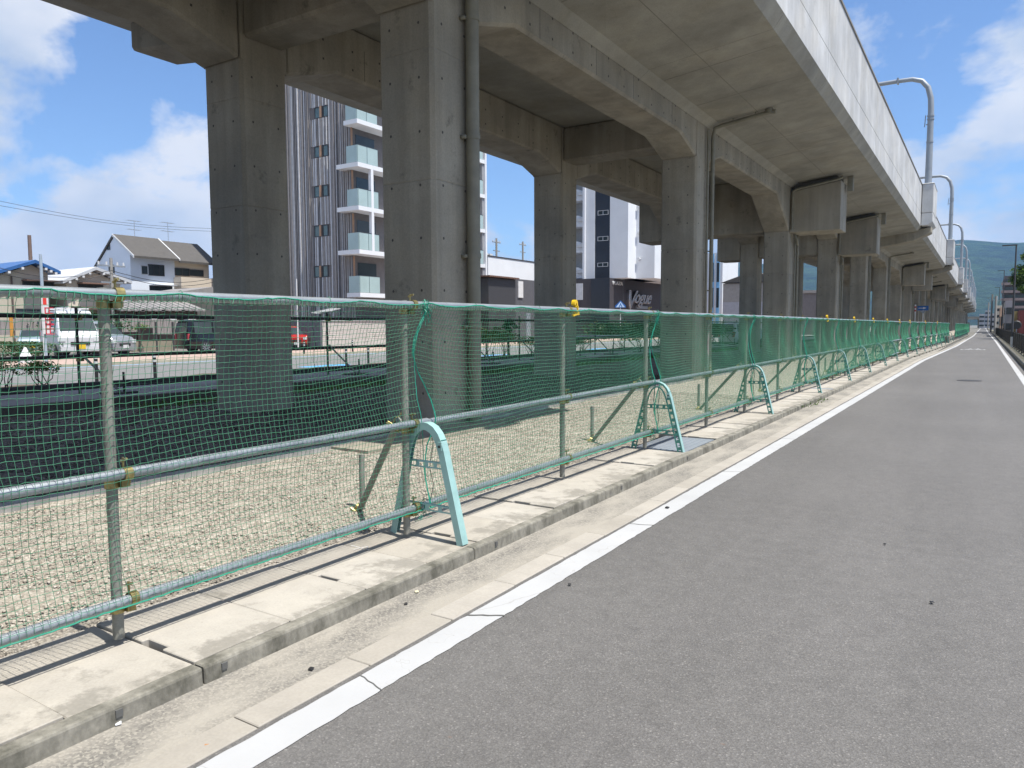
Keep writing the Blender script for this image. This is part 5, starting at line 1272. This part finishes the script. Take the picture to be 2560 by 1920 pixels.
# ------------------------------------------------------------------ vehicles
def vehicle(name, label, loc, rz, L, W, Hh, body, prof, glass_z, wheel_r, color, hood=None, sc=1.0, rack=False, plate=None, group=None):
    t = thing(name, label, 'car' if 'van' not in name else 'van', (0, 0, 0))
    m_ = MB(); hw = W/2
    secs = []
    for (x, z0, zb, zt, wt) in prof:   # x, floor z, belt z, roof z, roof half-width factor
        secs.append([(x, -hw*0.94, z0), (x, hw*0.94, z0), (x, hw, (z0+zb)/2), (x, hw*0.97, zb), (x, hw*wt, zt), (x, 0, zt+0.02), (x, -hw*wt, zt), (x, -hw*0.97, zb), (x, -hw, (z0+zb)/2)])
    m_.loft(secs); b = m_.build('body', color, t, wc=False, smooth=False); bevel(b, 0.04, 2, 25)
    # windows
    def panel(pts, nm, m, parent=t): 
        mm = MB(); c = [Vector(p) for p in pts]; nn = (c[1]-c[0]).cross(c[-1]-c[0]).normalized()*0.012
        n_ = len(c); mm.add([tuple(p+nn) for p in c]+[tuple(p-nn) for p in c], [tuple(range(n_)), tuple(range(n_, 2*n_))[::-1]]+[(i, (i+1) % n_, n_+(i+1) % n_, n_+i) for i in range(n_)]); return mm.build(nm, m, parent, wc=False)
    xs_ = [p[0] for p in prof]
    def sec(x):
        for a, c in zip(prof[:-1], prof[1:]):
            if a[0] <= x <= c[0] or c[0] <= x <= a[0]:
                f_ = (x-a[0])/(c[0]-a[0]+1e-9); return [a[i]+(c[i]-a[i])*f_ for i in range(5)]
        return prof[-1]
    for s in (1, -1):
        for xa, xb in glass_z['side']:
            A_ = sec(xa); B_ = sec(xb)
            def pt(S, f_): z = S[2]+(S[3]-S[2])*f_; y = hw*(0.97+(S[4]-0.97)*f_); return (S[0], s*(y+0.008), z)
            panel([pt(A_, 0.06), pt(B_, 0.06), pt(B_, 0.84), pt(A_, 0.84)], 'side_window', M['glass'])
    (xa, za), (xb, zb_) = glass_z['front']; panel([(xa+0.08, -hw*0.86, za), (xa+0.08, hw*0.86, za), (xb+0.08, hw*0.74, zb_), (xb+0.08, -hw*0.74, zb_)], 'windscreen', M['glass'])
    (xa, za), (xb, zb_) = glass_z['rear']; panel([(xa-0.06, -hw*0.82, za), (xa-0.06, hw*0.82, za), (xb-0.06, hw*0.74, zb_), (xb-0.06, -hw*0.74, zb_)], 'rear_window', M['glass'])
    fx_ = max(xs_); rx_ = min(xs_)
    for s in (1, -1):
        MB().box(fx_-0.06, fx_+0.02, s*hw*0.82-0.16, s*hw*0.82+0.10, body['lz'], body['lz']+0.16).build('headlight', simple('lamp_glass', (0.55, 0.6, 0.62), 0.1) if 'lamp_glass' not in bpy.data.materials else bpy.data.materials['lamp_glass'], t, wc=False)
        MB().box(rx_-0.02, rx_+0.06, s*hw*0.86-0.10, s*hw*0.86+0.08, body['lz'], body['lz']+0.35).build('tail_light', redm, t, wc=False)
        MB().box(glass_z['front'][0][0]-0.35, glass_z['front'][0][0]-0.20, s*(hw+0.09)-0.09, s*(hw+0.09)+0.06, body['mz'], body['mz']+0.16).build('mirror', color, t, wc=False)
        for xw in body['wx']:
            wh = MB(); R_ = wheel_r
            wh.loft([[(xw+R_*q*math.cos(a), s*y, R_+R_*q*math.sin(a)) for a in [k*math.pi/10 for k in range(20)]] for q, y in ((0.62, hw-0.20), (1.0, hw-0.17), (1.0, hw-0.01), (0.68, hw+0.012))])
            w_ = wh.build('wheel', M['black'], t, wc=False)
            rm = MB(); 
            for k in range(9):
                a = k*2*math.pi/9; da = 0.10
                rm.add([(xw+0.05*math.cos(a-da*3), s*(hw+0.022), R_+0.05*math.sin(a-da*3)), (xw+0.05*math.cos(a+da*3), s*(hw+0.022), R_+0.05*math.sin(a+da*3)), (xw+R_*0.66*math.cos(a+da), s*(hw+0.018), R_+R_*0.66*math.sin(a+da)), (xw+R_*0.66*math.cos(a-da), s*(hw+0.018), R_+R_*0.66*math.sin(a-da))], [(0, 1, 2, 3)])
            rm.build('rim', M['steel'], w_, wc=False)
    MB().box(fx_-0.05, fx_+0.05, -hw*0.92, hw*0.92, 0.28, 0.46).build('bumper', color if body.get('bc') else M['black'], t, wc=False)
    MB().box(fx_+0.0, fx_+0.035, -hw*0.45, hw*0.45, body['lz']-0.14, body['lz']-0.02).build('grille', M['black'], t, wc=False)
    if plate: MB().box(fx_+0.051, fx_+0.062, -0.17, 0.17, 0.36, 0.53).build('number_plate', plate, t, wc=False)
    MB().box(rx_-0.04, rx_+0.05, -hw*0.92, hw*0.92, 0.30, 0.48).build('rear_bumper', color, t, wc=False)
    if rack:
        for x in (-0.6, 0.6): MB().box(x-0.03, x+0.03, -hw*0.8, hw*0.8, Hh+0.03, Hh+0.08).build('roof_bar', M['white'], t, wc=False)
        MB().box(-1.1, 1.1, -0.25, -0.2, Hh+0.08, Hh+0.13).build('ladder', M['white'], t, wc=False)
    t.location = loc; t.rotation_euler = (0, 0, rz); t.scale = (sc, sc, sc); return t
carw = simple('white_car_paint', (0.52, 0.54, 0.57), 0.22, 0, 0.03, spec=0.6); carb = simple('black_car_paint', (0.012, 0.012, 0.016), 0.08, 0, 0.1); cars = simple('silver_car_paint', (0.36, 0.38, 0.41), 0.25, 0.5, 0.05); carr = simple('red_car_paint', (0.42, 0.015, 0.012), 0.2, 0, 0.05)
yplate = simple('yellow_plate', (0.65, 0.45, 0.02), 0.5)
van_prof = [(-1.65, 0.30, 1.02, 1.62, 0.80), (-1.6, 0.24, 1.04, 1.86, 0.82), (0.6, 0.24, 1.04, 1.88, 0.82), (0.85, 0.24, 1.02, 1.84, 0.80), (1.35, 0.24, 0.96, 1.20, 0.86), (1.58, 0.24, 0.92, 0.98, 0.92), (1.70, 0.30, 0.72, 0.80, 0.93)]
vg = {'side': [(-1.45, -0.65), (-0.55, 0.35), (0.45, 1.0)], 'front': ((1.42, 1.06), (0.92, 1.76)), 'rear': ((-1.64, 1.1), (-1.62, 1.7))}
def heading(p, deg_off): return math.atan2(-p.y, -p.x)+math.radians(deg_off)
p = at_z(172, 882, 0.1); p = Vector((-35.5, 0, 0)); yv = at_x(172, 800, -38.5).y
vehicle('white_van', 'small white van facing the street behind the pale blue pole', (-38.5, yv, 0.1), heading(Vector((-38.5, yv)), 12), 3.4, 1.5, 1.9, {'lz': 0.66, 'mz': 1.05, 'wx': (1.05, -1.05), 'bc': 1}, van_prof, vg, 0.28, carw, sc=1.22, rack=True, plate=yplate)
hatch = [(-1.65, 0.32, 0.90, 1.30, 0.80), (-1.5, 0.22, 0.92, 1.58, 0.80), (0.2, 0.22, 0.92, 1.62, 0.82), (0.55, 0.22, 0.92, 1.50, 0.80), (1.0, 0.22, 0.90, 1.02, 0.88), (1.55, 0.22, 0.80, 0.88, 0.90), (1.68, 0.30, 0.62, 0.70, 0.9)]
hg = {'side': [(-1.35, -0.6), (-0.5, 0.25), (0.3, 0.75)], 'front': ((1.0, 0.98), (0.5, 1.50)), 'rear': ((-1.66, 0.98), (-1.55, 1.5))}
ys_ = at_x(272, 800, -37.0).y
vehicle('silver_car', 'silver hatchback parked right of the white van behind the nearest post', (-38.5, ys_, 0.1), math.radians(20), 3.4, 1.48, 1.62, {'lz': 0.62, 'mz': 0.92, 'wx': (1.05, -1.05), 'bc': 1}, hatch, hg, 0.29, cars, sc=1.1, plate=M['white'])
mv = [(-2.35, 0.36, 1.05, 1.45, 0.78), (-2.2, 0.24, 1.08, 1.86, 0.80), (0.7, 0.24, 1.05, 1.90, 0.82), (1.0, 0.24, 1.02, 1.80, 0.80), (1.65, 0.24, 1.0, 1.14, 0.88), (2.25, 0.24, 0.86, 0.98, 0.90), (2.42, 0.32, 0.66, 0.78, 0.9)]
mg = {'side': [(-2.0, -1.0), (-0.9, 0.1), (0.2, 1.1)], 'front': ((1.70, 1.10), (1.05, 1.76)), 'rear': ((-2.36, 1.15), (-2.25, 1.7))}
yb = at_x(520, 800, -37.5).y
vehicle('black_van', 'black minivan with alloy wheels half hidden by the leftmost column', (-37.5, yb+0.9, 0.1), math.radians(80), 4.8, 1.8, 1.9, {'lz': 0.75, 'mz': 1.08, 'wx': (1.45, -1.40), 'bc': 1}, mv, mg, 0.34, carb, sc=1.0)
suv = [(-1.65, 0.35, 1.0, 1.45, 0.84), (-1.55, 0.28, 1.02, 1.68, 0.86), (0.35, 0.28, 1.02, 1.68, 0.86), (0.65, 0.28, 1.02, 1.62, 0.86), (0.95, 0.28, 1.00, 1.08, 0.92), (1.62, 0.28, 0.92, 1.0, 0.94), (1.72, 0.34, 0.70, 0.85, 0.94)]
sg = {'side': [(-1.4, -0.6), (-0.5, 0.2), (0.28, 0.7)], 'front': ((0.98, 1.08), (0.62, 1.58)), 'rear': ((-1.66, 1.05), (-1.6, 1.55))}
yr_ = at_x(749, 800, -38.4).y
vehicle('red_car', 'red boxy small car beside the dark wall', (-38.4, yr_, 0.1), heading(Vector((-38.4, yr_)), -8), 3.4, 1.5, 1.68, {'lz': 0.72, 'mz': 1.02, 'wx': (1.1, -1.1), 'bc': 0}, suv, sg, 0.33, carr, sc=0.9, plate=M['white'])
yg_ = at_x(84, 800, -46.5).y
vehicle('blue_grey_car', 'pale blue grey car behind the lot fence at the left', (-46.5, yg_, 0.1), math.radians(-30), 3.4, 1.5, 1.6, {'lz': 0.62, 'mz': 0.92, 'wx': (1.05, -1.05), 'bc': 1}, hatch, hg, 0.29, simple('blue_grey_paint', (0.30, 0.38, 0.44), 0.3, 0.3, 0.05), sc=0.95, plate=yplate)
yk = at_y(1878, 800, 60).x
vehicle('white_car', 'white car glimpsed through the net between the second and third columns', (yk, 58, 0.0), math.radians(60), 3.4, 1.6, 1.6, {'lz': 0.62, 'mz': 0.92, 'wx': (1.05, -1.05), 'bc': 1}, hatch, hg, 0.3, carw, sc=1.1)

# ------------------------------------------------------------------ right side of the path
struct('right_kerb', strip(lambda y: 1.22, lambda y: 1.38, ysr, 0.12), M['kerb'])
struct('right_kerb_face', MB().prism([(1.22, -0.05), (1.22, 0.119), (1.225, 0.119), (1.225, -0.05)], -10, 300, 'y'), M['kerb'])
struct('verge', MB().box(1.382, 3.2, -10, 300, -0.3, 0.10), simple('verge_soil', (0.16, 0.15, 0.11), 0.95, fine=0.3))
struct('side_road', MB().box(3.2, 8.5, -10, 420, -0.3, 0.02), M['far_asphalt'])
struct('side_lots', MB().box(8.5, 80, -10, 420, -0.3, 0.08), simple('lot_ground', (0.2, 0.19, 0.17), 0.9))
RF = thing('guard_railing', 'dark brown steel railing along the right edge of the path', 'railing', (1.6, 60, 0.1))
for i in range(0, 44):
    y = 26+3.0*i
    MB().box(1.57, 1.65, y-0.04, y+0.04, 0.1, 1.08).build('post', M['rustpipe'], RF)
    m_ = MB(); m_.box(1.585, 1.635, y+0.04, y+2.96, 1.0, 1.05); m_.box(1.585, 1.635, y+0.04, y+2.96, 0.20, 0.24)
    for k in range(22): yy = y+0.1+0.131*k; m_.box(1.60, 1.62, yy, yy+0.05, 0.24, 1.0)
    tag(m_.build('barred_panel', M['rustpipe'], RF), kind='stuff')
weeds('verge_weeds', 5000, (1.7, 3.1), (24, 110), 0.1, 0.35, 9, 'green weeds on the verge behind the railing', 'leaf_dark')
def street_lamp(x, y, h, label):
    t = thing('street_lamp', label, 'street lamp', (x, y, 0.1), 'dark street lamps at the right of the path')
    MB().tube([(x, y, 0.05), (x, y, 0.75)], 0.085, 10).build('base_sleeve', M['white'], t, smooth=True)
    MB().tube([(x, y, 0.75), (x, y, h)], [0.07, 0.045], 10).build('shaft', W_frame, t, smooth=True)
    MB().box(x-0.75, x+0.05, y-0.06, y+0.06, h, h+0.07).build('lamp_head', W_frame, t); return t
street_lamp(1.55, 57.5, 6.55, 'nearest dark street lamp at the right edge of the path')
street_lamp(2.0, 118, 8.6, 'second dark street lamp, smaller, further down the path')
street_lamp(2.2, 165, 8.4, 'third dark street lamp, smallest, far down the path')
def tree(x, y, h, cr, label, seed, m='leaf_tree', n_=5200, leaf=0.13, trunk_h=2.2):
    rs = np.random.RandomState(seed); t = thing('tree', label, 'tree', (x, y, 0.05))
    MB().tube([(x, y, 0), (x+0.1, y, trunk_h*0.6), (x+0.05, y+0.1, trunk_h), (x+0.2, y, h*0.7)], [0.17, 0.14, 0.11, 0.04], 8).build('trunk', M['bark'], t, smooth=True)
    c = []
    m_ = MB()
    for k in range(26):
        a = rs.rand()*6.28; z = trunk_h+(h-trunk_h)*rs.rand(); f_ = math.sin(math.pi*min(1, max(0.1, (z-trunk_h*0.8)/(h-trunk_h*0.8))))**0.6
        r_ = cr*f_*(0.35+0.65*rs.rand()); p_ = np.array((x+r_*math.cos(a), y+r_*math.sin(a), z)); c.append((p_, 0.30*cr*(0.6+0.7*rs.rand())))
        if k < 12: m_.tube([(x+0.08, y+0.03, trunk_h*0.9+0.3*rs.rand()*h*0.3), tuple((p_+np.array((x, y, z-0.6)))/2), tuple(p_)], [0.06, 0.04, 0.015], 5)
    tag(m_.build('limb', M['bark'], t), kind='stuff')
    p = []
    for k in range(n_):
        q, rr = c[rs.randint(26)]; d = rs.randn(3); d /= np.linalg.norm(d); p.append(q+d*rr*(0.55+0.6*rs.rand())*np.array((1.1, 1.1, 0.62)))
    tag(leaf_cloud('crown', M[m], t, p, leaf, seed), kind='stuff'); return t
tree(4.5, 94, 9.3, 3.0, 'leafy green tree at the right edge of the photo behind the lamp', 1, n_=9000, leaf=0.16)
tree(8.6, 104, 8.6, 2.8, 'darker tree behind the leafy one at the right edge', 2, 'leaf_dark', 5000)
# buildings on the right
def block(px0, px1, py, Y, depth, m, label, nm='building_block', floors=0, bandm=None, X0=None):
    a = at_y(px0, 800, Y); b = at_y(px1, 800, Y); z = at_y(px0, py, Y).z
    t = thing(nm, label, 'building', ((a.x+b.x)/2, Y+depth/2, 0.08))
    MB().box(a.x, b.x, Y, Y+depth, 0.08, z).build('wall', m, t)
    for k in range(floors):
        z0 = z*(k+0.45)/(floors+0.3); z1 = z0+z/(floors+0.3)*0.42
        window_y(t, Y-0.001, a.x+0.1, b.x-0.1, z0, z1, 3)
        MB().box(a.x-0.06, a.x-0.002, Y+0.3, Y+depth-0.3, z0, z1).build('side_window', M['glass'], t)
        if bandm: MB().box(a.x-0.5, b.x+0.2, Y-0.5, Y-0.062, z0-z/(floors+0.3)*0.35, z0-0.02).build('balcony', bandm, t)
    return t
brw = simple('grey_brown_tile', (0.27, 0.21, 0.20)); 
block(2507, 2620, 690, 170, 22, simple('dark_recess', (0.10, 0.09, 0.10)), 'tall grey brown apartment block with balconies on the right', 'apartment_block', 7, brw)
block(2490, 2506, 764, 150, 12, W_cream, 'narrow pale building left of the apartment block', floors=4)
block(2500, 2513, 768, 128, 8, simple('peach_wall', (0.60, 0.40, 0.28)), 'small peach coloured building far down the right side', floors=1)
block(2512, 2531, 752, 112, 12, wmat('grey_render', (0.36, 0.36, 0.38)), 'grey house with pitched canopy behind the street lamp', floors=2)
block(2534, 2548, 778, 112, 10, simple('ochre_cladding', (0.40, 0.32, 0.14)), 'ochre clad building beside the red one', floors=0)
block(2548, 2640, 776, 106, 9, simple('red_brown_cladding', (0.20, 0.05, 0.045)), 'dark red building at the right edge', floors=0)
block(2476, 2489, 784, 260, 20, wmat('hazy_wall', (0.4, 0.4, 0.42)), 'distant pale building at the end of the path', floors=3)
block(2462, 2475, 776, 420, 20, wmat('hazy_wall2', (0.35, 0.36, 0.40)), 'most distant grey building below the hill', floors=4)
block(2448, 2461, 785, 380, 20, wmat('hazy_wall3', (0.42, 0.42, 0.44)), 'distant building beside the end of the viaduct', floors=3)
for k, (px, py, Y, lab) in enumerate([(2481, 736, 190, 'hazy utility pole right of the path, taller'), (2472, 756, 260, 'hazy utility pole far down the path, shorter'), (2491, 740, 140, 'dark utility pole right of the path')]):
    q = at_y(px, py, Y); t = thing('utility_pole', lab, 'utility pole', (q.x, Y, 0.05)); MB().tube([(q.x, Y, 0), (q.x, Y, q.z)], 0.16, 8).build('pole_shaft', cp, t); MB().box(q.x-0.9, q.x+0.9, Y-0.05, Y+0.05, q.z-0.8, q.z-0.7).build('cross_arm', M['steel'], t)
t = thing('round_mirror', 'small round dark object on a post behind the right railing', 'road mirror', (2.3, 75, 0.1))
MB().tube([(2.3, 75, 0.1), (2.3, 75, 1.2)], 0.04, 6).build('post', M['steel'], t); MB().loft([[(2.3+r_*math.cos(a), y_, 1.5+r_*math.sin(a)) for a in [k*math.pi/8 for k in range(16)]] for r_, y_ in ((0.34, 75.1), (0.36, 75.0), (0.30, 74.93))]).build('disc', M['black'], t)
t = thing('dark_gate', 'black slatted gate panel at the path edge beyond the green fence', 'gate', (-2.6, 165, 0.0))
MB().box(-2.75, -2.65, 158, 196, 0, 2.0).build('panel', M['black'], t)
t = thing('concrete_block', 'grey concrete weight block at the kerb where the fence has its gap', 'concrete block', (-2.6, 70, 0.0))
bevel(MB().box(-2.9, -2.3, 69.5, 70.3, 0.0, 0.62).build('block', M['kerb'], t), 0.03)
t = thing('overpass', 'distant grey road overpass crossing where the path ends', 'overpass', (-3, 432, 0))
MB().box(-20, 12, 430, 438, 4.2, 5.6).build('deck', M['concrete'], t)
for x in (-9, -2.2, 2.6, 8): MB().box(x-0.5, x+0.5, 431, 437, 0, 4.198).build('pier', M['concrete'], t)
# litter on the path edge
def bit(px, py, s, m, nm, label, cat, ln=1.0):
    p = at_z(px, py, 0.0); t = MB(); t.box(-s*ln/2, s*ln/2, -s/2, s/2, 0.0, s*0.3); o = t.build(nm, m, None); o.location = (p.x, p.y, 0.008 if px > 1200 else 0.0); o.rotation_euler = (0.1, 0.05, rnd.uniform(-1, 1)); bevel(o, s*0.1); tag(o, label, cat)
bit(296, 1808, 0.022, M['white'], 'paper_scrap', 'small white folded scrap lying by the kerb', 'litter', 1.6)
bit(1042, 1480, 0.022, simple('straw', (0.6, 0.55, 0.38)), 'plastic_curl', 'small cream curled plastic bit in the gutter', 'litter')
bit(1015, 1510, 0.018, M['black'], 'dark_pebble', 'dark pebble in the gutter below the teal stand', 'pebble')
bit(778, 1673, 0.022, M['black'], 'dark_leaf', 'dark leaf on the dusty gutter', 'leaf')
bit(517, 1867, 0.020, simple('orange_leaf', (0.4, 0.18, 0.06)), 'orange_leaf', 'small orange leaf on the beige edging', 'leaf')
bit(1424, 1465, 0.018, M['black'], 'tar_spot', 'small dark spot beside the white line', 'spot')
bit(1668, 1272, 0.03, M['black'], 'tar_spot', 'small dark oval spot on the white line, farther', 'spot')
bit(2212, 1363, 0.016, M['black'], 'tar_spot', 'small dark speck in the middle of the path', 'spot')
bit(2330, 1510, 0.02, M['black'], 'tar_spot', 'dark speck at the right of the path', 'spot')

# ------------------------------------------------------------------ wooded hills
def hills():
    az = np.radians(np.arange(-30, 62, 0.22)); rr = np.linspace(2300, 5600, 60)
    def ridge(a):
        d = np.degrees(a)
        xs_ = [-30, -24, -19, -16.4, -15.6, -14.6, -12, -8, -4, -2.4, -1.6, -0.9, 0, 0.9, 1.6, 2.5, 4, 8, 20, 40, 62]
        el = [.010, .030, .060, .088, .101, .094, .104, .100, .112, .118, .1195, .118, .1155, .1125, .1115, .112, .107, .098, .085, .07, .05]
        return np.interp(d, xs_, el)
    A_, R_ = np.meshgrid(az, rr, indexing='ij')
    rs = np.random.RandomState(3); nzv = np.zeros_like(A_)
    X_ = -np.sin(-A_)*R_; Y_ = np.cos(A_)*R_
    for k in range(46):
        w = 2*np.pi/(1400/(1.16**k)); th = rs.rand()*6.28; nzv += (1/(1.15**k))*np.sin(w*(X_*np.cos(th)+Y_*np.sin(th))+rs.rand()*6.28)
    nzv /= 3.0
    el = ridge(A_); base = el*3560
    prof = np.clip((R_-2400)/1900, 0, 1)**0.85*np.clip((5700-R_)/1300, 0, 1)**0.5
    Z_ = base*prof*(1+0.10*nzv*np.clip((4300-R_)/1500+0.10, 0.10, 1))-5
    v = np.stack([X_, Y_, Z_], 2).reshape(-1, 3); n1, n2 = A_.shape
    I = np.arange(n1*n2).reshape(n1, n2); f = np.stack([I[:-1, :-1], I[1:, :-1], I[1:, 1:], I[:-1, 1:]], -1).reshape(-1, 4)
    n = N('forest_hill'); c = n.mix(n.ramp(n.noise(0.006, 8, 0.65), [(0.35, 0.0), (0.65, 1.0)]), (0.006, 0.020, 0.012), (0.034, 0.070, 0.026))
    c = n.mix(1, c, n.ramp(n.noise(0.02, 8, 0.75), [(0.35, 0.45), (0.65, 1.5)]), 'MULTIPLY'); n.bump(n.noise(0.035, 8, 0.7), 1.0, 25.0)
    o = np_mesh('hills', v, f, n.done(c, 0.95), smooth=True); o['kind'] = 'structure'
hills()
# ------------------------------------------------------------------ haze
hb = MB().box(-6600, 6600, -2500, 6600, -1.2, 640).build('haze', (lambda m: m)(bpy.data.materials.new('air_haze')))
hm = bpy.data.materials['air_haze']; hm.use_nodes = True; ht = hm.node_tree
for n_ in list(ht.nodes):
    if n_.type == 'BSDF_PRINCIPLED': ht.nodes.remove(n_)
pv = ht.nodes.new('ShaderNodeVolumePrincipled'); pv.inputs['Density'].default_value = 0.000085; pv.inputs['Color'].default_value = (0.20, 0.50, 1.0, 1); pv.inputs['Anisotropy'].default_value = 0.2
ht.links.new(pv.outputs[0], [x for x in ht.nodes if x.type == 'OUTPUT_MATERIAL'][0].inputs['Volume'])
hb['kind'] = 'stuff'; hb['label'] = 'pale blue summer haze over the whole place'; hb['category'] = 'haze'
